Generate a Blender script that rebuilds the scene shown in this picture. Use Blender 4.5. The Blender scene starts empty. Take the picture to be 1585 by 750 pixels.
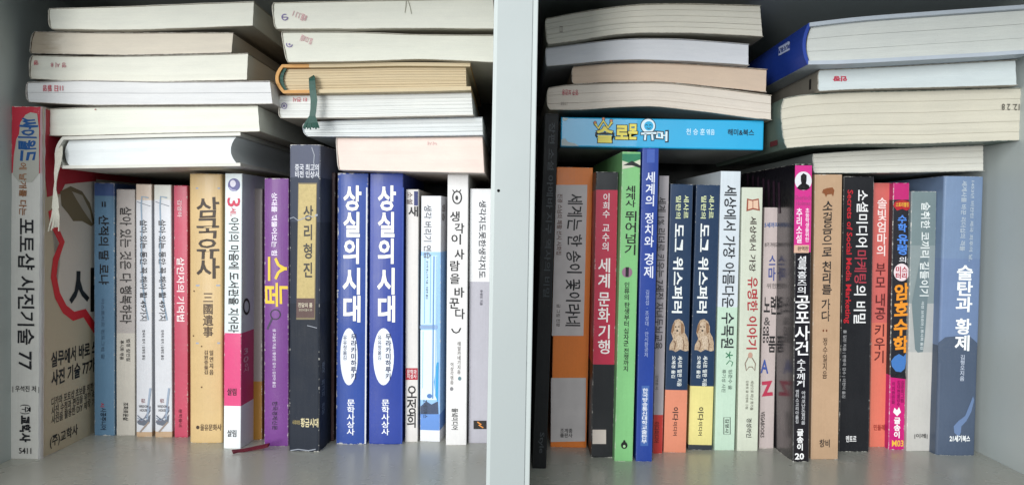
import bpy, bmesh, math, random
from mathutils import Vector, Matrix
from math import radians as R, sin, cos, pi
random.seed(7)
SC = bpy.context.scene
COL = SC.collection

# ------------------------------------------------------------------ camera
W, H, F = 1585.0, 750.0, 1197.0          # photo size in px and focal length in px
CZ = 0.1838
cam = bpy.data.cameras.new('camera'); camo = bpy.data.objects.new('camera', cam); COL.objects.link(camo)
cam.sensor_width = 36; cam.lens = 36 * F / W; cam.clip_start = 0.02; cam.clip_end = 50
CM = Matrix.Translation((0, -0.637, CZ)) @ Matrix.Rotation(R(88.5), 4, 'X') @ Matrix.Rotation(R(1.0), 4, 'Z')
camo.matrix_world = CM
SC.camera = camo

# ------------------------------------------------------------------ light
w = bpy.data.worlds.new('World'); SC.world = w; w.use_nodes = True
w.node_tree.nodes['Background'].inputs[0].default_value = (0.80, 0.90, 1.0, 1)
w.node_tree.nodes['Background'].inputs[1].default_value = 0.10
def area(name, loc, target, size, size_y, power, col):
    l = bpy.data.lights.new(name, 'AREA'); l.shape = 'RECTANGLE'; l.size = size; l.size_y = size_y
    l.energy = power; l.color = col
    o = bpy.data.objects.new(name, l); COL.objects.link(o); o.location = loc
    o.rotation_euler = (Vector(target) - Vector(loc)).to_track_quat('-Z', 'Y').to_euler()
    return o
area('window_light', (-1.15, -2.9, 0.16), (0, 0, 0.18), 0.6, 0.9, 40, (1.0, 0.99, 0.965))
area('room_bounce_fill', (-0.6, -2.2, 0.85), (0, 0, 0.15), 2.4, 1.4, 52, (0.95, 0.98, 1.0))  # added soft fill, stands in for light bounced around the room
SC.view_settings.view_transform = 'Standard'; SC.view_settings.look = 'None'
SC.view_settings.exposure = 0.2; SC.view_settings.gamma = 1
SC.render.engine = 'CYCLES'
SC.cycles.max_bounces = 6

# ------------------------------------------------------------------ helpers
CAMP = CM.to_translation(); CR = CM.to_3x3()
def ray(px, py):
    return (CR @ Vector(((px - W / 2) / F, -(py - H / 2) / F, -1))).normalized()
def hit(px, py, M, axis=1, off=0.0):
    """where the sight line through a photo point meets the plane local[axis] = off of frame M (local coordinates)"""
    Mi = M.inverted(); o = Mi @ CAMP; d = Mi.to_3x3() @ ray(px, py)
    t = (off - o[axis]) / d[axis]
    return o + d * t
I4 = Matrix.Identity(4)
def lin(h, k=1.0):
    h = h.lstrip('#'); v = [int(h[i:i + 2], 16) / 255 for i in (0, 2, 4)]
    v = [(x / 12.92 if x <= .04045 else ((x + .055) / 1.055) ** 2.4) * k for x in v]
    return (min(v[0], .9), min(v[1], .9), min(v[2], .9), 1)
def link(name, me, mat, parent=None, M=None):
    o = bpy.data.objects.new(name, me); COL.objects.link(o)
    if mat is not None: me.materials.append(mat)
    if parent: o.parent = parent
    if M is not None: o.matrix_local = M
    return o
def mesh(name, vs, fs, smooth=False):
    me = bpy.data.meshes.new(name); me.from_pydata([tuple(v) for v in vs], [], fs); me.update()
    if smooth:
        for p in me.polygons: p.use_smooth = True
    return me
class N:
    """tiny node helper"""
    def __init__(s, name):
        s.m = bpy.data.materials.new(name); s.m.use_nodes = True; s.t = s.m.node_tree
        s.b = s.t.nodes['Principled BSDF']
    def n(s, ty, **kw):
        x = s.t.nodes.new(ty)
        for k, v in kw.items(): setattr(x, k, v)
        return x
    def l(s, a, b): s.t.links.new(a, b)
    def math(s, op, a, b=None, c=None, clamp=False):
        x = s.n('ShaderNodeMath', operation=op, use_clamp=clamp)
        for i, v in enumerate((a, b, c)):
            if v is None: continue
            if isinstance(v, (int, float)): x.inputs[i].default_value = v
            else: s.l(v, x.inputs[i])
        return x.outputs[0]
    def noise(s, vec, scale, detail=3, rough=.5):
        x = s.n('ShaderNodeTexNoise'); x.inputs['Scale'].default_value = scale
        x.inputs['Detail'].default_value = detail; x.inputs['Roughness'].default_value = rough
        if vec is not None: s.l(vec, x.inputs['Vector'])
        return x.outputs['Fac']
    def scaled(s, vec, sc, loc=(0, 0, 0)):
        x = s.n('ShaderNodeMapping'); x.inputs['Scale'].default_value = sc; x.inputs['Location'].default_value = loc
        s.l(vec, x.inputs['Vector']); return x.outputs[0]
    def mix(s, f, a, b, mode='MIX'):
        x = s.n('ShaderNodeMix', data_type='RGBA', blend_type=mode)
        for sk, v in ((x.inputs[0], f), (x.inputs[6], a), (x.inputs[7], b)):
            if isinstance(v, (int, float)): sk.default_value = v
            elif isinstance(v, tuple): sk.default_value = v
            else: s.l(v, sk)
        return x.outputs[2]
    def bump(s, h, strength=.2, dist=.0005):
        x = s.n('ShaderNodeBump'); x.inputs['Strength'].default_value = strength; x.inputs['Distance'].default_value = dist
        s.l(h, x.inputs['Height']); s.l(x.outputs[0], s.b.inputs['Normal'])

KEY = 1.12
def paper_cover(name, w, h, bands, wear=1.0, rough=.42, scuff=0.0, mottle=.10, coat=0.15):
    """printed cover: colour bands up its height, white wear along its edges, rubbed patches"""
    s = N(name); tc = s.n('ShaderNodeTexCoord').outputs['Object']
    sep = s.n('ShaderNodeSeparateXYZ'); s.l(tc, sep.inputs[0]); x, y, z = sep.outputs
    if len(bands) == 1: col = lin(bands[0][1], KEY)
    else:
        r = s.n('ShaderNodeValToRGB'); r.color_ramp.interpolation = 'CONSTANT'
        el = r.color_ramp.elements
        while len(el) > 1: el.remove(el[-1])
        for i, (z0, c) in enumerate(bands):
            e = el[0] if i == 0 else el.new(max(0, min(1, z0 / h)))
            e.position = max(0, min(1, z0 / h)); e.color = lin(c, KEY)
        s.l(s.math('DIVIDE', z, h), r.inputs[0]); col = r.outputs[0]
    off = random.random() * 9
    tcs = s.scaled(tc, (1, 1, 1), (off, off * .7, off * .3))
    n1 = s.noise(tcs, 35, 4, .6); n2 = s.noise(tcs, 420, 3, .6); n3 = s.noise(tcs, 1500, 2)
    f = s.math('MULTIPLY_ADD', n1, 2 * mottle, 1 - mottle)
    f = s.math('MULTIPLY', f, s.math('MULTIPLY_ADD', n2, .10, .95))
    st = s.noise(s.scaled(tcs, (1, 1, .035)), 900, 5, .7)
    f = s.math('MULTIPLY', f, s.math('MULTIPLY_ADD', st, .16, .92))
    cc = s.n('ShaderNodeCombineColor'); [s.l(f, cc.inputs[i]) for i in range(3)]
    col = s.mix(1.0, col, cc.outputs[0], 'MULTIPLY')
    ex = s.math('MINIMUM', s.math('ABSOLUTE', x), s.math('ABSOLUTE', s.math('SUBTRACT', w, x)))
    ex = s.math('SQRT', s.math('ADD', s.math('MULTIPLY', ex, ex), s.math('MULTIPLY', y, y)))
    ez = s.math('MINIMUM', s.math('ABSOLUTE', z), s.math('ABSOLUTE', s.math('SUBTRACT', h, z)))
    d = s.math('MINIMUM', ex, ez)
    ed = s.math('MULTIPLY', s.math('SUBTRACT', .0009, ex), 1600, clamp=True)
    ed = s.math('MULTIPLY', ed, s.math('MULTIPLY_ADD', n1, .9, -.15, clamp=True)); col = s.mix(s.math('MULTIPLY', ed, .4 * min(wear, 1.2)), col, lin('#c9c7c2'))
    ds = s.math('MULTIPLY', s.math('SUBTRACT', n3, .70), 6, clamp=True); col = s.mix(s.math('MULTIPLY', ds, .18), col, lin('#b9b6ae'))
    thr = s.math('MULTIPLY', s.math('SUBTRACT', s.noise(tcs, 260, 5, .75), .47), .0045 * wear)
    m = s.math('SUBTRACT', thr, d); m = s.math('MULTIPLY', m, 4200, clamp=True)
    col = s.mix(s.math('MULTIPLY', m, .75), col, lin('#dcd9d0'))
    if scuff:
        g = s.math('SUBTRACT', s.noise(s.scaled(tcs, (1.5, 1, .6)), 110, 8, .8), .62 - scuff)
        g = s.math('MULTIPLY', g, 8, clamp=True)
        col = s.mix(s.math('MULTIPLY', g, .6), col, lin('#b9bcc0'))
    s.l(col, s.b.inputs['Base Color'])
    s.l(s.math('ADD', s.math('MULTIPLY_ADD', n1, .35, rough - .15), s.math('MULTIPLY', s.math('SUBTRACT', st, .5), .3)), s.b.inputs['Roughness'])
    s.b.inputs['Specular IOR Level'].default_value = .28
    s.b.inputs['Coat Weight'].default_value = coat if coat >= .9 else coat * .5; s.b.inputs['Coat Roughness'].default_value = .18
    s.bump(s.math('ADD', s.math('MULTIPLY', n2, .6), s.math('MULTIPLY', n1, 1.5)), .25, .0006)
    return s.m

def page_mat(name, col, dark=.16, stain=0.0, stain_col='#8d7c66', speck=.5, gold=False):
    """cut edge of a block of leaves: fine lines along the leaves (UV: u along, v through the thickness)"""
    s = N(name); uv = s.n('ShaderNodeTexCoord').outputs['UV']; off = random.random() * 20
    a = s.noise(s.scaled(uv, (1.5, 130, 1), (off, off, 0)), 1.0, 8, .8)
    b = s.noise(s.scaled(uv, (3, 30, 1), (off, 2, 0)), 1.0, 6, .75)
    c = s.noise(s.scaled(uv, (7, 2.5, 1), (off, 5, 0)), 1.0, 6, .65)
    e2 = s.noise(s.scaled(uv, (160, 24, 1), (off, 9, 0)), 1.0, 4, .7)
    f = s.math('ADD', s.math('MULTIPLY', s.math('SUBTRACT', a, .5), dark * 2.4), s.math('MULTIPLY', s.math('SUBTRACT', b, .5), dark * 1.2))
    f = s.math('ADD', f, s.math('MULTIPLY', s.math('SUBTRACT', c, .5), .22))
    f = s.math('ADD', f, s.math('MULTIPLY', s.math('SUBTRACT', e2, .5), .14))
    # a few leaves stand apart and leave a short dark slit
    g = s.math('MULTIPLY', s.math('SUBTRACT', s.noise(s.scaled(uv, (2.2, 60, 1), (off, 14, 0)), 1.0, 3, .5), .70), 7, clamp=True)
    f = s.math('SUBTRACT', f, s.math('MULTIPLY', g, dark * 1.8))
    f = s.math('ADD', f, 1.0)
    cc = s.n('ShaderNodeCombineColor'); [s.l(f, cc.inputs[i]) for i in range(3)]
    base = s.mix(1.0, lin(col, KEY), cc.outputs[0], 'MULTIPLY')
    base = s.mix(s.math('MULTIPLY', c, .15), base, s.mix(1.0, base, lin('#e6d9bd'), 'MULTIPLY'))
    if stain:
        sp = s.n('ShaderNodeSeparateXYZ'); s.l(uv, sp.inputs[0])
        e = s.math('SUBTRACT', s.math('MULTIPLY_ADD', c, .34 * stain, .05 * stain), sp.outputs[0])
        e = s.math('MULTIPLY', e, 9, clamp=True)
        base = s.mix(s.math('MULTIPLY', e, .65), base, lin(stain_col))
    v = s.n('ShaderNodeTexVoronoi'); v.inputs['Scale'].default_value = 1.0
    s.l(s.scaled(uv, (26, 4, 1), (off, off, 0)), v.inputs['Vector'])
    k = s.math('MULTIPLY', s.math('SUBTRACT', .035, v.outputs['Distance']), 60, clamp=True)
    base = s.mix(s.math('MULTIPLY', k, speck), base, lin('#6b6257'))
    s.l(base, s.b.inputs['Base Color']); s.b.inputs['Roughness'].default_value = .8
    s.b.inputs['Specular IOR Level'].default_value = .2
    s.bump(a, .45, .0005)
    return s.m

INK = {}
def ink(col, rough=.45):
    k = (col, rough)
    if k not in INK:
        s = N('ink_' + col.lstrip('#')); tc = s.n('ShaderNodeTexCoord').outputs['Object']
        n = s.noise(tc, 600, 3, .6)
        s.l(s.mix(s.math('MULTIPLY', s.math('SUBTRACT', n, .45), .5, clamp=True), lin(col, KEY), s.mix(.5, lin(col, KEY), lin('#8a8a88'))), s.b.inputs['Base Color'])
        s.b.inputs['Roughness'].default_value = rough; s.b.inputs['Specular IOR Level'].default_value = .25
        INK[k] = s.m
    return INK[k]

def fur_ink(a='#8a6c52', b='#dcc8ac'):
    k = ('fur', a, b)
    if k not in INK:
        s = N('fur_print'); tc = s.n('ShaderNodeTexCoord').outputs['Object']; n = s.noise(s.scaled(tc, (1, 1, .6)), 1300, 4, .7)
        r = s.math('MULTIPLY', s.math('SUBTRACT', n, .33), 2.4, clamp=True)
        s.l(s.mix(r, lin(a, 1), lin(b, 1)), s.b.inputs['Base Color']); s.b.inputs['Roughness'].default_value = .45; INK[k] = s.m
    return INK[k]
# ------------------------------------------------------------------ lettering
JOBS = []
def flush_lettering():
    """make every text curve at once, evaluate once, then keep only the flat letter meshes"""
    keys = {}
    for j in JOBS: keys.setdefault(j[0], None)
    for k in keys:
        text, bold, space, line = k
        c = bpy.data.curves.new('lettering', 'FONT'); c.body = text; c.resolution_u = 2
        c.offset = bold; c.align_x = 'CENTER'; c.space_line = line; c.space_character = space
        o = bpy.data.objects.new('lettering', c); COL.objects.link(o); keys[k] = o
    dg = bpy.context.evaluated_depsgraph_get()
    res = {}
    for k, o in keys.items():
        me = bpy.data.meshes.new_from_object(o.evaluated_get(dg))
        vs = [v.co.copy() for v in me.vertices]; fs = [tuple(p.vertices) for p in me.polygons]
        x0 = min(v.x for v in vs); x1 = max(v.x for v in vs); y0 = min(v.y for v in vs); y1 = max(v.y for v in vs)
        res[k] = ([((v.x - x0) / (x1 - x0) - .5, (v.y - y0) / (y1 - y0) - .5) for v in vs], fs)
        bpy.data.meshes.remove(me)
    for o in keys.values():
        c = o.data; bpy.data.objects.remove(o); bpy.data.curves.remove(c)
    for k, fn in JOBS: fn(*res[k])

class Face:
    """a flat (or slightly bulging) face of a book that can be printed on. u and v are local axes."""
    def __init__(s, root, M, axis=1, off=0.0, surf=None, uaxis=0, usign=1):
        s.root = root; s.M = M; s.axis = axis; s.off = off; s.surf = surf; s.ua = uaxis; s.us = usign
    def px(s, x, y):
        p = hit(x, y, s.M, s.axis, s.off); return (p[s.ua], p.z)
    def put(s, u, v, lev):
        n = -1 if s.axis == 1 or s.off <= 0.0001 else 1
        d = s.off + n * (0.00032 + 0.00006 * lev)
        if s.surf: d += s.surf(u)
        p = [0, 0, v]; p[s.axis] = d; p[s.ua] = u; return Vector(p)
    def text(s, mode, txt, x0, x1, y0, y1, col='#1c1c1c', bold=.012, name='title', hand=0, lev=2, tilt=0, line=1.0, space=1.0, mat=None):
        """mode: R turned to read downwards, V upright letters stacked, H upright line, U upside down line, L reading upwards"""
        t = '\n'.join(txt) if mode == 'V' else txt
        xc, yc = (x0 + x1) / 2, (y0 + y1) / 2
        a, b = s.px(x0, yc), s.px(x1, yc); c, d = s.px(xc, y0), s.px(xc, y1); m = s.px(xc, yc)
        wu, hv = abs(b[0] - a[0]), abs(c[1] - d[1]); sh = random.random() * 10
        nn = max(1, max(len(l_) for l_ in t.split('\n'))); nl = t.count('\n') + 1
        def build(vs, fs):
            out = []
            for (p, q) in vs:
                if hand:
                    k = hand * .018; P_, Q_ = p * nn, q * nl
                    p += k / nn * (sin(Q_ * 6 + sh) + .6 * sin(P_ * 7 + sh * 2)); q += k / nl * (1.2 * sin(P_ * 5 + sh) + .8 * sin(P_ * 2.1 + sh * 3) + .5 * sin(Q_ * 8 + sh))
                if mode == 'R': u, v = q * wu, -p * hv
                elif mode == 'L': u, v = -q * wu, p * hv
                elif mode == 'U': u, v = -p * wu, -q * hv
                else: u, v = p * wu, q * hv
                if tilt: u, v = u * cos(tilt) - v * sin(tilt), u * sin(tilt) + v * cos(tilt)
                out.append(s.put(m[0] + u, m[1] + v, lev))
            link(name, mesh(name, out, fs), mat or ink(col), s.root)
        JOBS.append(((t, max(bold, .014), space, line), build))
    def poly(s, pts, col, name='printed_panel', lev=0, holes=None, mat=None, sub=0):
        bm = bmesh.new(); v2 = [s.px(*p) for p in pts]
        vv = [bm.verts.new((u, 0, v)) for u, v in v2]; f = bm.faces.new(vv)
        bmesh.ops.triangulate(bm, faces=[f])
        if sub: bmesh.ops.subdivide_edges(bm, edges=bm.edges[:], cuts=sub, use_grid_fill=True)
        for v in bm.verts: v.co = s.put(v.co.x, v.co.z, lev)
        me = bpy.data.meshes.new(name); bm.to_mesh(me); bm.free()
        return link(name, me, mat or ink(col), s.root)
    def rect(s, x0, x1, y0, y1, col, name='printed_panel', lev=0, slant=0, **k):
        """slant: how far the top edge sits to the right of the bottom edge (px)"""
        return s.poly([(x0, y1), (x1, y1), (x1 + slant, y0), (x0 + slant, y0)], col, name, lev, **k)
    def disc(s, xc, yc, rx, ry, col, name='printed_disc', lev=1, n=28, a0=0, a1=2 * pi, **k):
        return s.poly([(xc + rx * cos(a0 + (a1 - a0) * i / n), yc + ry * sin(a0 + (a1 - a0) * i / n)) for i in range(n)], col, name, lev, **k)
    def line(s, pts, wpx, col, name='printed_line', lev=1, closed=False):
        """stroke along photo points"""
        q = [Vector(s.px(*p)) for p in pts]
        hw = wpx / 2 * abs(s.px(pts[0][0] + 1, pts[0][1])[1 if 0 else 0] - s.px(*pts[0])[0])
        if hw < 1e-6: hw = .0003 * wpx
        vs = []; fs = []; n = len(q)
        for i in range(n):
            a = q[(i - 1) % n] if (closed or i > 0) else q[i]; b = q[(i + 1) % n] if (closed or i < n - 1) else q[i]
            d = (b - a).normalized(); p = Vector((-d.y, d.x)) * hw
            vs += [s.put(*(q[i] + p), lev), s.put(*(q[i] - p), lev)]
        for i in range(n if closed else n - 1):
            j = (i + 1) % n; fs.append((2 * i, 2 * i + 1, 2 * j + 1, 2 * j))
        return link(name, mesh(name, vs, fs), ink(col), s.root)

def thing(name, label, cat, M, group=None):
    e = bpy.data.objects.new(name, None); COL.objects.link(e); e.matrix_world = M
    e.empty_display_size = .02
    e['label'] = label; e['category'] = cat
    if group: e['group'] = group
    return e

# ------------------------------------------------------------------ bookcase
def case_mat(name, col='#c4ccc6', gloss=.33, spec=.5):
    s = N(name); tc = s.n('ShaderNodeTexCoord').outputs['Object']
    n = s.noise(tc, 14, 4, .6); m = s.noise(tc, 900, 2)
    g = s.noise(s.scaled(tc, (1, 1, .5)), 75, 8, .8)
    c = s.mix(s.math('MULTIPLY', n, .5), lin(col, 1.0), lin(col, .84))
    c = s.mix(s.math('MULTIPLY', s.math('SUBTRACT', g, .58), 1.1, clamp=True), c, lin('#96948a'))
    s.l(c, s.b.inputs['Base Color']); s.l(s.math('MULTIPLY_ADD', n, .2, gloss), s.b.inputs['Roughness']); s.b.inputs['Specular IOR Level'].default_value = spec
    s.bump(m, .12, .0003); return s.m
def box_mesh(name, x0, x1, y0, y1, z0, z1, bev=.0006):
    bm = bmesh.new(); bmesh.ops.create_cube(bm, size=1)
    for v in bm.verts:
        v.co = Vector((x0 + (v.co.x + .5) * (x1 - x0), y0 + (v.co.y + .5) * (y1 - y0), z0 + (v.co.z + .5) * (z1 - z0)))
    if bev: bmesh.ops.bevel(bm, geom=bm.edges[:], offset=bev, segments=2, affect='EDGES', profile=.6)
    me = bpy.data.meshes.new(name); bm.to_mesh(me); bm.free(); return me
YF, YB = -.187, .262
XL = hit(13, 712, I4, 2, 0.0).x - .001
XR = hit(1511, 704, I4, 2, 0.0).x + .0015
ZC = hit(60, 18, Matrix.Translation((XL, 0, 0)), 0, 0).z
XR = .3905; ZC = .3585
print('shelf', XL, XR, hit(1585,745,I4,2,0).x, 'ceiling', ZC)
case = thing('bookcase', 'pale grey laminate bookcase with two open bays packed with books', 'bookcase', Matrix.Translation((0, 0, 0)))
cm = case_mat('case_laminate', '#bbc3c1'); cm2 = case_mat('case_edge', '#a9b1b0')
T = .0185; DH = .0128
Z0, Z1 = -.36, ZC + .2
cb = case_mat('case_board', '#b4b4aa', .17, .5)
link('side_panel', box_mesh('side_panel', XL - T, XL, YF, YB, Z0, Z1), cm, case)
link('side_panel', box_mesh('side_panel', XR, XR + T, YF, YB, Z0, Z1), cm, case)
dv = link('divider_panel', box_mesh('divider_panel', -DH, DH, YF, YB, Z0, Z1), cm, case)
link('edge_strip', box_mesh('edge_strip', -DH + .0022, DH - .0032, YF - .0009, YF + .0004, Z0, Z1, .0002), cm2, dv)
for a, b in ((XL, -DH), (DH, XR)):
    link('shelf_board', box_mesh('shelf_board', a, b, YF + .002, YB, -.02, 0), cb, case)
    link('shelf_board', box_mesh('shelf_board', a, b, YF + .002, YB, ZC, ZC + .02), cm, case)
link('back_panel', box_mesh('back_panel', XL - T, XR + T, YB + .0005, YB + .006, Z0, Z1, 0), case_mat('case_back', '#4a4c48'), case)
# screw hole at the divider's front edge
hp = hit(768.5, 295, I4, 1, YF - .0008)
bm = bmesh.new(); bmesh.ops.create_circle(bm, cap_ends=True, segments=10, radius=.0009)
me = bpy.data.meshes.new('pin_hole'); bm.to_mesh(me); bm.free()
link('pin_hole', me, ink('#2a2622'), case, Matrix.Translation((hp.x + .0012, YF - .0009, hp.z)) @ Matrix.Rotation(pi / 2, 4, 'X'))

# ------------------------------------------------------------------ upright books
UP = []
def cshell(w, h, D, t, r, surf, name='cover'):
    """cover folded round a spine: front board, spine with rounded corners, back board"""
    out = [(0, D), (0, D * .5), (0, r)]
    out += [(r - r * cos(a), r - r * sin(a)) for a in (pi / 8, pi / 4, 3 * pi / 8)]
    ns = 10
    out += [(r + (w - 2 * r) * i / ns, 0) for i in range(ns + 1)]
    out += [(w - r + r * sin(a), r - r * cos(a)) for a in (pi / 8, pi / 4, 3 * pi / 8)]
    out += [(w, r), (w, D * .5), (w, D)]
    out = [(x, y + (surf(x) if y < r * 1.01 else 0)) for x, y in out]
    n = len(out); inn = []
    for i in range(n):
        a = Vector(out[max(i - 1, 0)]); b = Vector(out[min(i + 1, n - 1)]); d = (b - a).normalized()
        inn.append((out[i][0] - d.y * t, out[i][1] + d.x * t))
    zs = [0, .0008, .004] + [h * k / 8 for k in range(1, 8)] + [h - .004, h - .0008, h]
    vs = []; m = len(zs)
    for j, z in enumerate(zs):
        for i, (x, y) in enumerate(out):
            e = 0.00025 if j in (0, m - 1) else 0
            vs.append((x, y + e + (.00012 * sin(z * 60 + w * 900) if y < .002 else 0), z))
    o2 = len(vs)
    for j, z in enumerate(zs):
        vs += [(x, y, z) for x, y in inn]
    fs = []
    for j in range(m - 1):
        for i in range(n - 1):
            a = j * n + i; fs.append((a, a + 1, a + 1 + n, a + n))
            a += o2; fs.append((a, a + n, a + 1 + n, a + 1))
        for i in (0, n - 1):
            a = j * n + i; q = (a, a + n, a + n + o2, a + o2); fs.append(q if i == 0 else q[::-1])
    for i in range(n - 1):
        fs.append((i, i + o2, i + 1 + o2, i + 1)); a = (m - 1) * n + i; fs.append((a, a + 1, a + 1 + o2, a + o2))
    return mesh(name, vs, fs)

def upright(label, bot, top, bands, yaw=0, depth=.148, hard=False, bulge=0.0002, cat='book', wear=1.0, rough=.42,
            scuff=0.0, pages='#cfcabb', lean=None, inset=None, dy=0, coat=.15, mottle=.10, hmax=None, group='books standing upright'):
    hmax = .2183 if 150 < bot[0] < 400 else .2218 if 510 < bot[0] < 770 else .2272 if bot[0] > 1250 else hmax
    """bot = (x left, x right, y) of the spine's foot in the photo, top = the same of its head"""
    xl, xr, yb = bot; g = hit(xl, yb, I4, 2, 0.0)
    if dy: # the spine stands further back than its foot lets see
        g = hit(xl, yb, Matrix.Translation((0, g.y + dy, 0)), 1, 0); g.z = 0
    M = Matrix.Translation(g) @ Matrix.Rotation(R(yaw), 4, 'Z')
    w1 = hit(xr, yb, M).x; tl = hit(top[0], top[2], M); tr = hit(top[1], top[2], M)
    ln = math.atan2((tl.x + tr.x) / 2 - w1 / 2, (tl.z + tr.z) / 2) if lean is None else R(lean)
    ln = max(-R(1.6), min(R(1.6), ln))
    M = M @ Matrix.Rotation(ln, 4, 'Y')
    wd = ((w1) + (tr.x - tl.x)) / 2; h = hit((top[0] + top[1]) / 2, top[2], M).z
    if hmax: h = min(h, hmax)
    root = thing('book', label, cat, M, group)
    surf = (lambda x: -bulge * (1 - (2 * x / wd - 1) ** 2)) if bulge else (lambda x: 0)
    zb = [(0, bands[0][1])] if isinstance(bands, list) else [(0, bands)]
    if isinstance(bands, list):   # bands listed from the foot: (py of lower edge, colour)
        for py, c in bands[1:]: zb.append((hit((top[0] + bot[0]) / 2 + 8, py, M).z, c))
    t = .0022 if hard else .0005
    cov = link('cover', cshell(wd, h, depth, t, .0016 if hard else .0007, surf),
               paper_cover('cover_print', wd, h, zb, wear, rough, scuff, mottle, coat), root)
    i = .003 if hard else .0004
    link('page_block', box_mesh('page_block', t * 1.15, wd - t * 1.15, t + .002, depth - i, i, h - i, .0), page_side(pages), root)
    UP.append((root, M, wd, h, depth, ln))
    root['_r'] = 1; del root['_r']
    return Face(root, M, 1, 0.0, surf), wd, h, root, M
_ps = {}
def page_side(col):
    if col not in _ps:
        s = N('page_edges'); tc = s.n('ShaderNodeTexCoord').outputs['Object']
        a = s.noise(s.scaled(tc, (2500, 6, 6)), 1, 4, .7)
        s.l(s.mix(a, lin(col, .7), lin(col, 1.1)), s.b.inputs['Base Color']); s.b.inputs['Roughness'].default_value = .85
        s.bump(a, .3, .0003); _ps[col] = s.m
    return _ps[col]

exec_books = []
K = '#1e1e20'
# --- left bay
f, wd, h, rt, M = upright('thick photo editing handbook with red cloud heading, leftmost against the left side panel', (15, 64, 709), (18, 67, 165), [(0, '#bdbcb6'), (268, '#b02c3c')], depth=.172, wear=1.0, pages='#c6c0b0', coat=.3, scuff=.02)
f.poly([(20, 270), (22, 240), (26, 215), (30, 208), (32, 190), (40, 178), (48, 174), (58, 176), (61, 200), (61, 268), (50, 282), (30, 282)], '#a5a59c', 'printed_cloud', 0)
f.text('R', '싸이월드', 29, 58, 182, 250, '#1f4e86', .035, 'title', hand=2)
f.text('R', '에 날개를 다는', 30, 42, 252, 333, '#8a5a33', .0, 'subtitle', hand=1)
f.text('R', '포토샵 사진기술 77', 28, 54, 338, 572, '#1b1c20', .004)
f.text('H', '| 우석진 저 |', 20, 61, 596, 607, '#222222', .0, 'author_name')
f.text('R', '(주)', 32, 48, 625, 640, '#1b1c20', .01, 'publisher_mark')
f.text('R', '교학사', 31, 48, 642, 683, '#1b1c20', .05, 'publisher_name')
f.text('H', '5411', 30, 49, 692, 701, '#222222', .0, 'shelf_number')
# crinkled plastic along the hinge
vs = []; fs = []
for i in range(41):
    z = h * i / 40
    for (x, y) in ((wd - .0022, -.0004), (wd - .0004, -.0007 - .0003 * random.random()), (wd + .0006, .0012 + .0006 * random.random())): vs.append((x + .0004 * random.random(), y, z))
    if i: a = 3 * i - 3; fs += [(a, a + 1, a + 4, a + 3), (a + 1, a + 2, a + 5, a + 4)]
pm = N('clear_film'); pm.b.inputs['Base Color'].default_value = (.55, .54, .55, 1); pm.b.inputs['Roughness'].default_value = .15; pm.b.inputs['Alpha'].default_value = .55
link('plastic_film', mesh('plastic_film', vs, fs), pm.m, rt)
g = Face(rt, M, 0, wd, None, 1)
g.poly([(66, 166), (148, 190), (148, 672), (66, 706)], '#b5ad96', 'printed_cover', 0)
g.poly([(68, 168), (148, 192), (148, 300), (92, 300), (72, 305), (68, 262)], '#a32a38', 'printed_band', 1)
g.poly([(100, 285), (148, 280), (148, 506), (140, 492), (128, 488), (113, 486), (98, 470), (88, 440), (82, 405), (84, 378), (95, 372), (82, 350), (78, 330)], '#c9c5bc', 'printed_bubble', 2)
g.line([(78, 325), (81, 345), (95, 375), (85, 402), (82, 428), (88, 457), (99, 478), (113, 489), (130, 484), (147, 510)], 9, '#c8252d', 'bubble_outline', 4)
g.poly([(92, 296), (108, 288), (126, 296), (138, 314), (146, 345), (140, 350), (126, 342), (112, 342), (104, 330), (94, 318)], '#6f6449', 'printed_feather', 5)
g.poly([(110, 296), (126, 302), (138, 326), (142, 346), (128, 326), (118, 310)], '#a39e92', 'feather_highlight', 6)
g.text('H', '사', 106, 152, 414, 482, '#141414', .0, 'title', hand=1, lev=6)
g.text('H', '실무에서 바로 쓰는', 81, 160, 533, 556, '#1a1a1a', .03, 'cover_line', hand=1, lev=3, tilt=.0)
g.text('H', '사진 기술 77가지', 81, 156, 561, 584, '#1a1a1a', .03, 'cover_line', hand=1, lev=3)
for i, tx in enumerate(('디카와 포토샵 초보를 위한 77', '사진 수정과 편집을 위한 속성', '사진을 활용한 DIY 제작 기법')):
    g.text('H', tx, 81, 152, 601 + 13 * i, 614 + 13 * i, '#33312b', .0, 'cover_line', lev=3)
g.text('H', '(주)교학사', 77, 120, 664, 684, '#1a1a1a', .02, 'publisher_name', lev=3)

f, *_ = upright('slim blue grey book with a navy strip at its head, right beside the photo handbook', (146, 178, 673), (146, 177, 283), [(0, '#5b7c96'), (303, '#3a5180')])
f.text('H', 'II', 158, 164, 312, 320, K, .0, 'volume_number')
f.text('R', '산적의 딸 로냐', 153, 169, 333, 440, K, .018)
f.text('R', '아스트리드 린드그렌 글', 157, 162, 462, 555, '#48637a', .0, 'author_name')
f.text('R', '시공주니어', 156, 165, 630, 664, '#1e2a3a', .02, 'publisher_name')
f.text('R', '시', 156, 162, 622, 629, '#a5303a', .03, 'publisher_mark')
f, *_ = upright('warm grey book with paler lower half between the blue grey and slim cream books', (180, 209, 673), (180, 209, 293), [(0, '#b9b4aa'), (515, '#a59f9b')])
f.text('R', '살아 있는 것은 다 행복하라', 186, 204, 320, 500, '#33302f', .0, hand=.5)
f.text('R', '법정 잠언집', 196, 202, 524, 558, '#4a4744', .0, 'subtitle')
f.text('R', '류시화 엮음', 186, 192, 526, 556, '#4a4744', .0, 'author_name')
f.text('R', '조화로운삶', 191, 199, 622, 650, K, .01, 'publisher_name')
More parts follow.
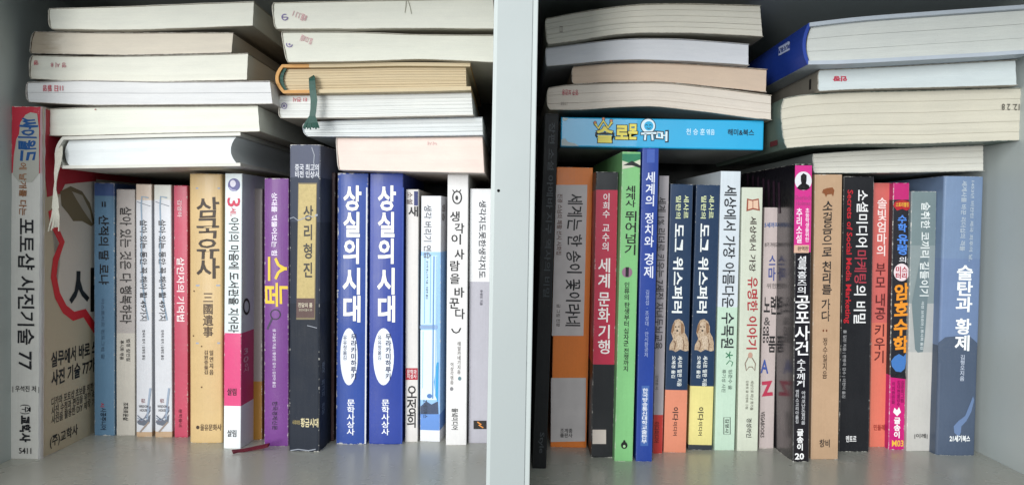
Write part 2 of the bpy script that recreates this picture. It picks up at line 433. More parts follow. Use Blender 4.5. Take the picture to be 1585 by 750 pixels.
for k, (b, t, lb) in enumerate((((211, 235, 675), (210, 235, 285), 'cream book printed with a faint blue branch, left one of the two'),
                   ((240, 267, 676), (239, 265, 286), 'cream book printed with a faint blue branch, the one next to the red book'))):
    f, *_ = upright(lb, b, t, [(0, '#b09578'), (668, '#c3c5ca'), (310, '#b9a99a' if k == 0 else '#bfc0ba')], group='two copies of one essay book')
    x = b[0]
    f.line([(x + 19, 306), (x + 9, 304), (x + 8, 318), (x + 9, 350), (x + 8, 400), (x + 10, 440), (x + 14, 470), (x + 19, 495)], 2.2, '#8296a8', 'printed_branch')
    f.line([(x + 1, 312), (x + 10, 315), (x + 22, 319)], 1, '#6d7480', 'printed_branch')
    f.text('R', '살아 있는 동안 꼭 해야 할 49가지', x + 6, x + 17, 340, 496, '#3c3d42', .0, hand=.6)
    f.text('R', '한국의 편지 | 김영민 옮김', x + 9, x + 14, 510, 556, '#3c3d42', .0, 'author_name')
    f.text('H', '위즈', x + 8, x + 14, 616, 623, '#733038', .01, 'publisher_mark')
    f.text('H', 'WISDOM\nHOUSE', x + 4, x + 19, 626, 636, '#55555c', .0, 'publisher_name', line=1.1)
    for q in (0, 1, 2):
        f.line([(x + 2, 642 + 4 * q), (x + 9, 648 + 2 * q), (x + 16, 645 - 2 * q), (x + 22, 634 - 3 * q)], 1.3, ('#4b5566', '#7b8899', '#6b6470')[q], 'printed_branch')
    f.line([(x + 17, 648), (x + 19, 625), (x + 22, 600)], 3, '#8c9aac', 'printed_branch'); f.poly([(x + 1, 652), (x + 8, 646), (x + 15, 650), (x + 22, 640), (x + 21, 652), (x + 12, 658), (x + 4, 656)], '#5d6470', 'printed_root', 0)
    f.line([(x + 6, 668), (x + 13, 660), (x + 20, 652)], 2.5, '#8d8078', 'printed_branch')
f, *_ = upright('rose red slim book with white title, left of the tan hardcover', (270, 291, 676), (269, 290, 287), '#b03f57')
f.text('R', '김영하', 275, 282, 309, 336, '#d9b9bd', .0, 'author_name')
f.text('R', '살인자의 기억법', 274, 286, 398, 497, '#e4d6d6', .006)
f.text('R', '문학동네', 277, 282, 632, 660, '#6d2031', .0, 'publisher_name')
f, *_ = upright('tan hardcover history classic with large black brush title and pale rules', (294, 345, 684), (294, 344, 262), '#bda273', hard=True, bulge=.0012, wear=.7, mottle=.14)
f.text('V', '삼국유사', 304, 340, 305, 431, '#35291f', .004, hand=.8, line=.9)
for y in (290, 440, 529): f.rect(304, 341, y, y + 2.5, '#8f95a0', 'printed_rule')
f.text('V', '三國遺事', 315, 331, 453, 521, '#4b3a2b', .006, 'subtitle', line=1.0)
f.text('V', '일연지음', 325, 331, 541, 579, '#4b3a2b', .0, 'author_name', line=1.1)
f.text('V', '김원중옮김', 317, 323, 541, 578, '#4b3a2b', .0, 'author_name', line=1.05)
f.text('H', '을유문화사', 311, 343, 655, 665, '#4b3a2b', .01, 'publisher_name')
f.disc(307, 660, 2.6, 2.8, '#3a2c20', 'publisher_mark')
for q, (x, y) in enumerate(((300, 519), (313, 598), (313, 535), (301, 450))): f.disc(x, y, 1.2, 1.3, '#5f4327', 'ink_spot', n=8)
f, wd, h, rt, M = upright('white parenting book with a wide magenta band, standing proud of the row', (346, 373, 693), (349, 375, 262), [(0, '#d5d9dc'), (628, '#c43f70'), (515, '#c6cfd0')], yaw=-3)
f.disc(362.5, 286, 9.3, 10, '#5b5a86', 'printed_portrait'); f.disc(361, 284, 4.5, 5.5, '#c6c3cf', 'portrait_face', 2); f.line([(355, 290), (360, 294), (366, 295)], 2, '#9b98b6', 'portrait_collar', 3)
f.text('R', '3', 352, 372, 306, 320, '#b8344d', .01)
f.text('R', '세,', 356, 366, 321, 334, '#b8344d', .0)
f.text('R', '아이의 마음에 도서관을 지어라', 354, 370, 337, 514, K, .0, hand=.4)
f.text('H', '살림', 352, 366, 600, 611, '#2b1520', .008, 'publisher_mark')
f.text('H', '살림', 352, 366, 664, 675, K, .008, 'publisher_name')
g = Face(rt, M, 0, wd, None, 1)
g.text('V', '30', 376, 384, 538, 560, '#d8a0b4', .0, 'cover_line'); g.text('V', '0시', 376, 384, 562, 575, '#d8a0b4', .0, 'cover_line')
g.line([(381 + 4.5 * cos(a * pi / 8), 474 + 11 * sin(a * pi / 8)) for a in range(16)], 1.6, '#2a2624', 'printed_ring', closed=True)
upright('recessed grey brown book with an ochre foot, behind and beside the magenta band book', (391, 406, 683), (392, 406, 292), [(0, '#8d6425'), (590, '#7d7672')], dy=.006)
f, wd, h, rtp, M = upright('purple book with bold yellow brush title and a magnifying glass drawing', (409, 446, 689), (409, 447, 276), '#663078', bulge=.0009, wear=1.2, mottle=.13)
f.text('R', '상대를 꿰뚫어보는 힘', 421, 430, 298, 395, '#d9cfe0', .02, 'subtitle')
f.text('R', '스눕', 411, 446, 397, 474, '#d9b638', .012, hand=.4)
f.line([(427 + 7.5 * cos(a * pi / 9), 486 + 7.5 * sin(a * pi / 9)) for a in range(18)], 1.8, '#2b2438', 'printed_lens', closed=True)
f.line([(422, 492), (414, 509)], 3, '#3a2f48', 'printed_handle')
f.text('R', '샘 고슬링 지음 | 황상민 감수 | 김선아 옮김', 422, 428, 508, 598, '#c9bdd2', .015, 'author_name')
f.text('R', '한국경제신문', 422, 430, 620, 664, '#2f1b3d', .004, 'publisher_name')
# ribbon lying on the shelf
rb = N('ribbon_red'); rb.b.inputs['Base Color'].default_value = lin('#5c1023'); rb.b.inputs['Roughness'].default_value = .6
def ribbon(name, pts, wd_, mat, parent, fray=0, thick=.0006, nrm=None):
    """woven ribbon through world points, with real thickness"""
    Mi = parent.matrix_world.inverted(); vs = []; fs = []; n = len(pts)
    P = [Vector(p) for p in pts]
    for i in range(n):
        d = (P[min(i + 1, n - 1)] - P[max(i - 1, 0)]).normalized()
        wv = wd_[i] if isinstance(wd_, (list, tuple)) else wd_
        nn = nrm or Vector((0, -1, .1)); s = d.cross(nn).normalized() * wv / 2; q = s.cross(d).normalized() * thick / 2
        vs += [Mi @ (P[i] + s + q), Mi @ (P[i] - s + q), Mi @ (P[i] - s - q), Mi @ (P[i] + s - q)]
        if i:
            a = 4 * (i - 1)
            for k in range(4): fs.append((a + k, a + (k + 1) % 4, a + 4 + (k + 1) % 4, a + 4 + k))
    fs += [(3, 2, 1, 0), tuple(4 * (n - 1) + k for k in range(4))]
    return link(name, mesh(name, vs, fs), mat, parent)
bpy.context.view_layer.update()
def P(px, py, Y): return hit(px, py, Matrix.Translation((0, Y, 0)), 1, 0) + Vector((0, Y, 0))
def PF(px, py, z=.0008):
    p = hit(px, py, I4, 2, z); p.z = z; return p
ribbon('ribbon_bookmark', [PF(416, 688, .006), PF(408, 690, .0045), PF(398, 692, .003), PF(388, 694, .0022), PF(378, 696, .0016), PF(369, 697, .0014), PF(360, 698.5, .0014)], [.0036, .0036, .0033, .003, .003, .0028, .004], rb.m, rtp, nrm=Vector((0, -.5, 1)), thick=.0012)

f, wd, h, rt, M = upright('thick battered black book with scuffed head and gold title plate beside the purple book', (447, 494, 697), (448, 496, 224), [(0, '#1b212c'), (470, '#232935'), (345, '#333947'), (275, '#505464')], hard=True, bulge=.0005, wear=1.3, scuff=-.04, mottle=.3, rough=.6, yaw=-4, coat=.0)
gm = N('gold_plate'); tc = gm.n('ShaderNodeTexCoord').outputs['Object']
gm.l(gm.mix(gm.math('MULTIPLY', gm.noise(tc, 500, 6, .8), 1.0), lin('#8d7a40'), lin('#cbb573')), gm.b.inputs['Base Color']); gm.b.inputs['Roughness'].default_value = .5
f.rect(459, 488, 283, 494, '#6d6247', 'title_plate_border', 0, slant=3)
f.rect(460, 487, 285, 461, '#a8985f', 'title_plate', 1, slant=3, mat=gm.m)
f.rect(459, 487, 461, 491, '#4e3733', 'title_plate_foot', 1, slant=.5)
f.text('H', '중국 최고의\n비전 인상서', 457, 494, 254, 275, '#c9cbd2', .0, 'subtitle', line=.95)
f.text('V', '상리형진', 470, 485, 318, 429, '#2b2924', .02, line=1.15)
f.text('H', '진담의 품', 462, 484, 468, 475, '#c4bba5', .01, 'author_name')
f.text('H', '관상비결서 外', 463, 484, 477, 481, '#a39b89', .0, 'author_name')
f.text('H', '시대의창', 453, 465, 649, 656, '#98895a', .0, 'publisher_mark')
f.text('H', '황금시대', 466, 493, 646, 660, '#cfc39a', .015, 'publisher_name')
wv = '#8d929c'
for pts, wl in (([(449, 338), (455, 336), (462, 341), (470, 338), (480, 334), (486, 336)], 1.2), ([(476, 503), (484, 505), (491, 507)], 1),
                ([(483, 228), (487, 240), (486, 252), (490, 262)], 1.3), ([(450, 696), (462, 694), (478, 696), (489, 694)], 1.5), ([(488, 334), (492, 332)], 3), ([(484, 276), (489, 270), (492, 266)], 1)):
    f.line(pts, wl, wv, 'worn_crease', 3)
g = Face(rt, M, 0, wd, None, 1)
g.text('V', '중국 최고의 관상', 497, 502, 560, 640, '#5b6574', .0, 'cover_line')
upright('recessed dark maroon book filling the gap left of the blue novels', (511, 519, 684), (512, 519, 240), '#341a1c', dy=.012, wear=.6)

for k, (b, t, lb, c) in enumerate((((520, 567, 686), (523, 570, 268), 'deep blue novel with bold white title, left copy with the rubbed left edge', '#21408a'),
                      ((571, 623, 686), (574, 624, 268), 'deep blue novel with bold white title, right copy beside the thin white book', '#243a8a'))):
    f, wd, h, rt, M = upright(lb, b, t, c, bulge=.0011, wear=1.7 if k == 0 else .6, scuff=.0, group='two copies of the blue novel', coat=.25)
    x = (b[0] + b[1]) / 2 + 1
    f.text('V', '상실의', x - 15 + 2, x + 13 + 2, 287, 408, '#e9e6dc', .03, line=1.0)
    f.text('V', '시대', x - 16 + 2, x + 12 + 2, 414, 498, '#e9e6dc', .03, line=1.0)
    f.disc(x - 4, 551, 13.5 if k == 0 else 16, 44, '#d8dde4', 'printed_oval', 0, sub=2)
    f.text('V', '무라카미 하루키'.replace(' ', ''), x - 1, x + 8, 516, 586, '#20294c', .03, 'author_name')
    f.text('V', '유유정옮김', x - 13, x - 7, 518, 556, '#20294c', .0, 'author_name')
    f.text('V', '문학사상사', x - 7, x + 5, 617, 672, '#dfe2e8', .015, 'publisher_name')
    f.rect(b[1] - 2.6, b[1] - .5, 290, 686, '#c9cbd0' if k == 0 else '#324a96', 'rubbed_edge', 0, slant=2.5)
f, *_ = upright('thin white story book with a red square and a navy tab at the head', (627, 647, 683), (629, 648, 293), '#cbc7c3', scuff=.03)
f.rect(641, 647, 296, 318, '#2c3466', 'printed_tab'); f.text('R', '소설', 630, 639, 297, 316, '#5a4a4c', .0, 'subtitle')
f.text('H', '새', 632, 647, 319, 335, K, .02)
f.rect(628, 646.5, 569, 587, '#a31f30', 'printed_square'); f.text('H', '문학과\n지성사', 630, 645, 571, 585, '#d9cfcf', .01, 'publisher_name', line=.9, lev=2)
f.text('V', '오정희', 630, 645, 596, 661, K, .01, 'author_name', line=.86)
f, wd, h, rt, M = upright('white book wrapped in a pale blue shop window photo band', (650, 680, 682), (651, 683, 303), [(0, '#d2d4d8'), (665, '#5a82bf'), (640, '#86aed8'), (390, '#c8cace')], yaw=-6)
f.rect(651, 676, 395, 502, '#b5d2ea', 'printed_window', 0, slant=1); f.rect(651, 676, 510, 618, '#c7dcee', 'printed_window', 0)
f.poly([(651, 640), (651, 628), (660, 620), (668, 625), (678, 620), (679, 640)], '#39465e', 'printed_shade', 1)
for xx in (658, 667): f.line([(xx, 396), (xx - 1, 500)], 1.4, '#7fa6cc', 'printed_mullion', 1)
f.rect(650, 677, 503, 508, '#7f97b8', 'printed_sill', 1); f.line([(672, 396), (671, 470), (670, 616)], 2, '#587eb0', 'printed_mullion', 2); f.line([(675.5, 396), (675, 500), (674, 612)], 1.2, '#86a7d0', 'printed_mullion', 2); f.poly([(676, 560), (672, 590), (674, 612), (678, 622), (679, 560)], '#2f8fc0', 'printed_sign', 2); f.line([(655, 512), (654, 600)], 1, '#8fb2d6', 'printed_mullion', 2); f.disc(665, 612, 4, 3.5, '#4a6fa6', 'printed_shade', 2)
f.text('R', '생각 버리기 연습', 656, 668, 317, 400, '#5a5c62', .0)
f.text('R', '코이케 류노스케 지음 | 유윤한 옮김', 659, 663, 403, 462, '#31435e', .0, 'author_name')
f.text('R', '21세기북스', 655, 662, 618, 646, '#26303f', .02, 'publisher_name')
g = Face(rt, M, 0, wd, None, 1); g.text('R', '연습', 684, 688, 316, 342, '#6f6a68', .0, 'cover_line')
f, *_ = upright('white book with an open eye drawing above its black title', (690, 722, 688), (693, 725, 268), '#d3d1d0', wear=.5, scuff=.0)
f.line([(707.5 + 6.8 * cos(a * pi / 8), 305.5 + 9.5 * sin(a * pi / 8)) for a in range(16)], 2, K, 'printed_eye', closed=True)
f.disc(707, 306, 2.2, 3.6, K, 'eye_pupil')
for q in (-5, 0, 5): f.line([(707 + q * .8, 297), (707 + q * 1.3, 293.5)], 1.5, K, 'eye_lash')
for q, (ch, x, y) in enumerate((('생', 704, 335), ('각', 711, 353), ('이', 706, 370), ('사', 711, 393), ('람', 704, 411), ('을', 704, 431), ('바', 711, 452), ('꾼', 703, 469), ('다', 712, 485))):
    f.text('H', ch, x - 7.5, x + 7.5, y - 8, y + 8, K, .015, 'title_letter', hand=.5)
f.line([(699, 508), (702, 513), (706, 514.5), (710, 513), (713, 507)], 2, K, 'printed_smile')
f.text('V', '데일카네기지음', 708, 713, 528, 578, '#6f6a68', .0, 'author_name'); f.text('V', '이상각엮음', 697, 702, 560, 594, '#6f6a68', .0, 'author_name')
f.disc(711.5, 585, 2.6, 3, '#5f7c84', 'printed_dot'); f.disc(699, 601, 2.6, 3, '#77767a', 'printed_dot')
f.text('R', '들녘미디어', 699, 709, 631, 664, K, .015, 'publisher_name')
f, *_ = upright('white and silver grey book touching the divider panel', (725, 765, 685), (727, 768, 292), [(0, '#a7a5ad'), (437, '#d5d5d6')], wear=.5, mottle=.06)
f.text('R', '생각지도못한생각지도', 741, 752, 310, 430, '#33333a', .0, hand=.4)
f.text('R', '유영만 지음', 743, 747, 448, 472, '#4d4b55', .0, 'author_name')
f.rect(733, 753, 650, 663, '#24211f', 'publisher_plate'); f.line([(739, 652), (745, 656), (741, 656.5), (748, 661)], 1.8, '#d98a3c', 'publisher_mark')

# --- right bay
f, wd, h, rt, M = upright('black leathery book leaning against the divider, tallest upright of the right bay', (824, 845, 724), (843, 865, 176), '#0c0f11', wear=.3, coat=0, mottle=.2, rough=.55, hmax=None)
f.text('R', '베르나르 베르베르 장편소설 카산드라의 거울', 846, 856, 185, 620, '#24292c', .0, hand=.3, tilt=0) if 0 else None
f.text('R', '장편 소설 아메바 지구 역사의 비밀', 845, 855, 190, 460, '#2c3236', .0)
f.text('R', 'Style', 833, 842, 668, 700, '#3c4144', .0, 'publisher_name')
f, wd, h, rt, M = upright('orange book with a grey title panel and a grey foot panel', (852, 908, 691), (862, 918, 259), '#d2752f', wear=.6)
gp = N('panel_grey'); tc = gp.n('ShaderNodeTexCoord').outputs['Object']
gp.l(gp.mix(gp.noise(tc, 90, 4), lin('#b2adac'), lin('#cbc6c4')), gp.b.inputs['Base Color']); gp.b.inputs['Roughness'].default_value = .6
f.poly([(854, 519), (903, 519), (909, 286), (861, 286)], '#999', 'title_panel', 0, mat=gp.m)
f.poly([(852.5, 683), (906, 682), (907, 584), (853, 584)], '#999', 'foot_panel', 0, mat=gp.m)
f.text('R', '세계는 한 송이 꽃이라네', 877, 900, 300, 505, K, .012, hand=1.6)
f.text('R', '진광 스님의 쾌활 선시 시화집', 862, 870, 300, 394, '#5d3f36', .0, 'subtitle')
f.text('R', '글 그림 진광', 861, 867, 470, 505, '#4d4744', .0, 'author_name')
f.text('H', '조계종\n출판사', 867, 886, 662, 676, K, .0, 'publisher_name')
f, *_ = upright('crimson and black world culture travel book with a white square near its foot', (915, 948, 707), (922, 957, 266), [(0, '#1d1f22'), (564, '#b02c45'), (294, '#1f2226')], wear=.9)
f.text('V', '이희수', 933, 944, 299, 337, '#e6dcdc', .0, 'author_name'); f.text('V', '교수의', 932, 943, 347, 388, '#e6dcdc', .0, 'author_name')
for s_, y0, y1 in (('세계', 399, 445), ('문화', 452, 498), ('기행', 502, 547)): f.text('V', s_, 925.5, 944, y0, y1, '#e9e2e0', .014)
f.rect(917, 938, 664, 686, '#c8bdb4', 'library_label'); 
f, wd, h, rt, M = upright('light green world history book with black handwritten title', (951, 979, 713), (963, 992, 235), [(0, '#7cb87a')], yaw=2.5, wear=.9)
f.poly([(963, 238), (991, 238), (991, 246), (976, 252), (963, 248)], '#2f7a58', 'printed_arch', 0)
f.poly([(963, 249), (976, 253), (991, 247), (991, 256), (963, 262)], '#c8c9b8', 'printed_arch', 1); f.poly([(964, 256), (978, 249), (991, 256), (991, 260), (978, 256)], '#23282a', 'printed_arch', 2)
f.text('V', '세계사', 968, 984, 287, 320, K, .012, hand=.8); f.text('V', '뛰어넘기', 967, 984, 326, 394, K, .012, hand=.8)
f.disc(970.5, 421, 8, 8, '#8e6a80', 'printed_disc'); f.text('H', '1', 968, 973, 413, 428, K, .03, 'volume_number', lev=3)
f.text('V', '인류의', 966, 974, 436, 464, K, .01, 'subtitle'); f.text('V', '탄생부터', 966, 974, 467, 505, K, .01, 'subtitle'); f.text('V', '십자군', 965, 973, 507, 535, K, .01, 'subtitle'); f.text('V', '전쟁까지', 965, 973, 538, 574, K, .01, 'subtitle')
f.disc(966, 688, 5, 5.5, '#171a18', 'publisher_mark', 1); f.disc(966, 689.5, 2, 2.2, '#9bc993', 'publisher_mark', 2); f.disc(966, 682, 1.8, 2.2, '#171a18', 'publisher_mark', 1, n=10)
f, wd, h, rt, M = upright('royal blue politics and economics book with white title and pale foot label', (984, 1010, 713), (995, 1020, 229), '#1f3c8b', wear=.5, coat=.25)
f.rect(1001, 1013, 231, 252, '#3d58a5', 'printed_tab', slant=.5)
f.text('V', '세계의', 999, 1013, 266, 319, '#d8dcea', .008); f.text('V', '정치와', 997.5, 1012, 329, 382, '#d8dcea', .008); f.text('V', '경제', 996.5, 1011, 391, 430, '#d8dcea', .008)
f.text('V', '김영섭·조성대·안시환공저', 998, 1004, 448, 552, '#8b97bd', .0, 'author_name')
f.rect(991, 1003, 596, 689, '#3d5f9f', 'foot_label', slant=2); f.text('V', '한국방송통신대학교출판부', 993.5, 1002, 600, 685, '#e0e4ee', .015, 'publisher_name', line=1.0)
f, *_ = upright('grey slim book with red foot, squeezed between the royal blue and the first puppy book', (1010, 1026, 701), (1021, 1036, 272), [(0, '#a8322e'), (643, '#948f92')])
f.text('R', '세계 1% 리더로 키우는 7세전 자녀두뇌교육', 1015, 1028, 305, 540, '#3a363a', .0)
f.text('R', '김영훈 저', 1014, 1019, 580, 602, '#5a5658', .0, 'author_name'); f.text('R', '이다미디어', 1012, 1020, 652, 684, '#4a1618', .01, 'publisher_name')
for k, (b, t, fc, lb, fy) in enumerate((((1027, 1061, 699), (1037, 1073, 285), '#cf8368', 'navy dog training book with a puppy photo and salmon pink foot', 603),
                        ((1065, 1101, 695), (1077, 1115, 286), '#d3c983', 'navy dog training book with a puppy photo and pale yellow foot', 598))):
    f, *_ = upright(lb, b, t, [(0, fc), (fy, '#1e3450')] if k == 0 else [(0, '#30363c'), (689, fc), (fy, '#1e3450')], group='two copies of the dog training book', wear=.6)
    dx = (b[0] + b[1]) / 2; s = lambda y: (700 - y) / 415 * 10.5 * 1.0
    def bx(a, c, y): return dx + a + s(y), dx + c + s(y)
    x0, x1 = bx(5, 13, 315); f.text('R', '세사르', x0 - 1, x1 - 1, 302, 338, '#cdd6a5', .006, 'author_name')
    x0, x1 = bx(-8, 0, 315); f.text('R', '밀란의', x0, x1, 303, 338, '#cdd6a5', .006, 'author_name')
    x0, x1 = bx(-10, 6, 410); f.text('R', '도그 위스퍼러', x0, x1, 346, 484, '#dfe4e2', .025)
    fm = fur_ink(); cx = dx + s(520); fur = '#b19a80'; lt = '#c9b8a0'; dk = '#6d5340'; g_ = [(-13, 541), (-12, 533), (-7, 524), (-10, 514), (-8, 503), (-4, 495), (2, 493), (8, 497), (11, 505), (11, 514), (15, 521), (17, 530), (17, 542), (12, 543), (4, 540), (-3, 544), (-9, 541)]
    f.poly([(cx + a, y) for a, y in g_], fur, 'puppy_picture', 0, mat=fm)
    f.poly([(cx + a, y) for a, y in [(-4, 498), (3, 497), (6, 505), (4, 513), (0, 517), (-4, 512), (-6, 505)]], lt, 'puppy_face', 1, mat=fur_ink('#a58a70', '#dccbb4'))
    f.poly([(cx + a, y) for a, y in [(-8, 503), (-4, 497), (-5, 508), (-8, 516), (-10, 513)]], dk, 'puppy_ear', 2, mat=fur_ink('#6a4a32', '#a98560')); f.poly([(cx + a, y) for a, y in [(5, 498), (9, 501), (10, 513), (6, 517), (5, 508)]], dk, 'puppy_ear', 2, mat=fur_ink('#6a4a32', '#a98560'))
    f.disc(cx - 3, 505, 1.1, 1.2, '#17100c', 'puppy_eye', 3, n=8); f.disc(cx + 2, 505, 1.1, 1.2, '#17100c', 'puppy_eye', 3, n=8); f.disc(cx - .6, 511, 1.6, 1.5, '#17100c', 'puppy_nose', 3, n=8)
    f.poly([(cx + a, y) for a, y in [(-2, 520), (6, 518), (9, 530), (6, 541), (0, 538)]], lt, 'puppy_chest', 1, mat=fur_ink('#a58a70', '#e2d3bd'))
    f.line([(cx - 6, 526), (cx - 3, 531), (cx - 5, 540)], 1.5, dk, 'puppy_leg', 2); f.line([(cx + 8, 524), (cx + 10, 532), (cx + 9, 541)], 1.3, dk, 'puppy_leg', 2)
    x0, x1 = bx(1, 8, 570); f.text('R', '세사르 밀란 지음', x0, x1, 550, 597, '#dfe4e2', .015, 'author_name')
    x0, x1 = bx(-8, -2, 570); f.text('R', '오혜경 옮김', x0, x1, 550, 584, '#dfe4e2', .015, 'author_name')
    x0, x1 = bx(-4.5, 4.5, 655); f.text('R', '이다', x0, x1, 629, 650, K, .02, 'publisher_name'); f.text('R', '미디어', x0 + 1, x1 - 2, 652, 673, K, .01, 'publisher_name')
f, wd, h, rt, M = upright('pale mint and white arboretum book with condensed black title', (1106, 1138, 696), (1117, 1147, 265), [(0, '#b4cbb8'), (476, '#c4ccd2')], yaw=2, wear=.6)
f.text('R', '세상에서 가장 아름다운', 1119, 1138, 287, 476, '#23262b', .0); f.text('R', '수목원', 1116, 1136, 483, 538, '#23262b', .0)
for a in range(5): f.line([(1128, 549), (1128 + 6 * cos(a * 1.26), 549 + 6 * sin(a * 1.26))], 1.6, '#2f6e4e', 'printed_leaf')
f.line([(1124, 563), (1129, 557), (1134, 560), (1132, 566)], 1.3, '#2f6e4e', 'printed_leaf')
f.text('R', '임준수 글', 1127, 1133, 571, 602, '#5f6f66', .0, 'author_name'); f.text('R', '류기성 사진', 1117, 1123, 571, 606, '#5f6f66', .0, 'author_name')
f.line([(1120, 645), (1130, 645), (1130, 671), (1120, 671)], 1, K, 'publisher_box', closed=True); f.text('R', '김영사', 1122, 1128, 647, 669, K, .01, 'publisher_name')
f, *_ = upright('pale speckled cream book with an open book drawing at its head', (1141, 1173, 697), (1149, 1181, 290), '#bfc4b4', wear=.6, scuff=.03)
f.poly([(1155, 327), (1156, 307), (1164, 309), (1174, 307), (1176, 326), (1165, 324)], '#8d4a38', 'printed_book', 0); f.poly([(1157.5, 324), (1158, 309.5), (1164, 311), (1173, 309.5), (1173.5, 323.5), (1165, 321.5)], '#d3b39a', 'printed_book', 1); f.line([(1165, 310), (1165, 323)], 1.1, '#8d4a38', 'printed_book', 2)
f.text('R', '세상에서 가장', 1160, 1170, 335, 420, '#3a2f2c', .015, hand=1); f.text('R', '유명한 이야기', 1156, 1172, 428, 540, '#9f2b33', .02, hand=1)
f.line([(1153, 562), (1156, 556), (1160, 548), (1165, 555), (1169, 562), (1168, 573), (1164, 567), (1159, 567), (1155, 573), (1153, 562)], 1.4, '#7a6558', 'printed_sketch'); f.disc(1161, 549, 3.5, 4.5, '#b28e7e', 'sketch_head')
f.text('R', '세상으로 떠난 화가들', 1161, 1166, 588, 634, '#6b6a60', .0, 'author_name'); f.text('R', '김윤정 글 이영희 그림', 1154, 1158, 588, 632, '#6b6a60', .0, 'author_name')
f.text('R', '경성라인', 1155, 1163, 646, 676, K, .01, 'publisher_name', hand=1)
f, *_ = upright('short off white sewing book with scattered coloured letters behind the cream book', (1175, 1197, 693), (1183, 1206, 321), '#b3a6a3', yaw=2)
for tx, x0, x1, y0, y1, c in (('5세까지', 1183, 1204, 344, 352, '#35588f'), ('쓰기 가이드', 1183, 1203, 375, 382, '#4a4544'), ('스', 1190, 1200, 395, 410, '#3f4c86'), ('마', 1189, 1200, 413, 434, '#3f4c86'), ('위한', 1186, 1202, 438, 446, '#7a7270'),
                              ('노련', 1182, 1201, 457, 486, K), ('&', 1182, 1192, 490, 503, '#55504f'), ('응용', 1180, 1190, 504, 530, K), ('품', 1189, 1200, 520, 545, K), ('A', 1177, 1189, 556, 577, '#3a4e90')):
    f.text('H', tx, x0, x1, y0, y1, c, .02, 'title_letter', hand=.5)
f.text('H', 'Z', 1178, 1196, 589, 612, '#a8344c', .05, 'title_letter', tilt=.1); f.text('R', 'VEGABOOKS', 1177, 1183, 636, 676, '#2c2a28', .02, 'publisher_name')
0 and upright('narrow dusky mauve book in the shade beside the sherlock mystery book', (1199, 1208, 694), (1207, 1216, 322), '#6b5a62', dy=.006)
f, wd, h, rt, M = upright('black detective story book with a hot pink head and the number 20', (1227, 1250, 714), (1229, 1257, 254), [(0, '#17151b')], yaw=2.5, depth=.15, wear=.9, coat=1.0, rough=.3)
f.rect(1228.5, 1254.5, 256, 390, '#c02f80', 'printed_head', 0, slant=2)
f.rect(1228.5, 1251.5, 379, 391, '#c8a48e', 'printed_strip', 1, slant=.5)
g = Face(rt, M, 0, 0.0, None, 1)
for q in range(7): g.line([(1158 + 8 * q, 270 + q * 2), (1159 + 8 * q, 330 + 15 * (q % 3))], 3, '#33202f', 'printed_streak', 0)
f.disc(1243, 280, 13, 14.5, '#cfd0d4', 'printed_medallion', 2)
f.poly([(1233, 291), (1236, 287), (1240, 284), (1239, 279), (1239, 272), (1243, 268), (1248, 271), (1248, 279), (1247, 284), (1252, 287), (1253, 291), (1248, 294), (1238, 294)], '#121214', 'printed_bust', 3)
f.text('H', 'Sherlock\nHolmes', 1230, 1256, 302, 318, '#a03a74', .0, 'subtitle', line=.9)
f.text('V', '추리소설', 1232, 1241, 322, 376, '#ead7e2', .012, line=.9); f.text('V', '초등학생을위한', 1246, 1252, 322, 374, '#ead7e2', .0, 'subtitle')
f.text('H', '완역판', 1234, 1251, 381, 388, '#2b2426', .01, 'edition_mark')
f.text('V', '셜록홈즈의', 1234, 1248, 396, 454, '#dadadc', .004, 'subtitle', line=1.0); f.text('V', '공포사건', 1230, 1253, 457, 549, '#e8e8ea', .004, line=1.0)
f.text('V', '수수께끼', 1233, 1246, 555, 598, '#dadadc', .0, 'subtitle')
f.text('V', '아서코난도일지음', 1240, 1246, 604, 656, '#b9babd', .0, 'author_name'); f.text('V', '앤터스고리아옮김', 1231, 1236, 602, 654, '#b9babd', .0, 'author_name')
f.text('V', '글송이', 1233, 1243, 663, 696, '#e8e8ea', .03, 'publisher_name', line=1.0); f.text('H', '20', 1230, 1244, 700, 710, '#f0f0f0', .03, 'volume_number')
f, *_ = upright('kraft brown book with a small bull drawing and brush handwriting', (1255, 1296, 710), (1260, 1304, 270), '#ad9074', mottle=.13, wear=.8)
f.poly([(1272, 298), (1274, 293), (1280, 291), (1288, 290), (1291, 294), (1290, 300), (1289, 304), (1287, 300), (1280, 301), (1278, 305), (1276, 300)], '#7b482a', 'printed_bull', 1)
f.text('V', '소걸음으로', 1273, 1288, 312, 396, K, .008, hand=1.6); f.text('V', '천리를', 1272, 1287, 404, 455, K, .008, hand=1.6); f.text('V', '가다', 1271, 1285, 463, 497, K, .008, hand=1.6)
f.text('V', '정수일지음', 1273, 1280, 522, 585, '#4e3d2f', .0, 'author_name', hand=1); f.disc(1274, 511, 1.2, 2, '#6d3b22', 'printed_dot', n=8); f.disc(1279, 511, 1.2, 2, '#6d3b22', 'printed_dot', n=8)
f.text('H', '창비', 1268, 1284, 679, 691, K, .01, 'publisher_name', hand=1)
f, *_ = upright('black marketing book with red English subtitle and white Korean title', (1298, 1345, 698), (1306, 1353, 273), '#1a1b1f', wear=.9)
f.text('R', 'Secrets of Social Media Marketing', 1307, 1318, 294, 500, '#b5202c', .02, 'subtitle')
f.text('R', '소셜미디어', 1325, 1343, 294, 382, '#dadada', .006); f.text('R', '마케팅', 1322, 1341, 387, 438, '#9c3542', .006); f.text('R', '의 비밀', 1321, 1340, 441, 500, '#dadada', .006)
f.text('R', '폴 길린 지음 | 전병국 감수 | 이한이 옮김', 1303, 1309, 510, 615, '#9a9a9c', .0, 'author_name'); f.text('H', '멘토르', 1309, 1325, 673, 683, '#e2e2e2', .01, 'publisher_name')
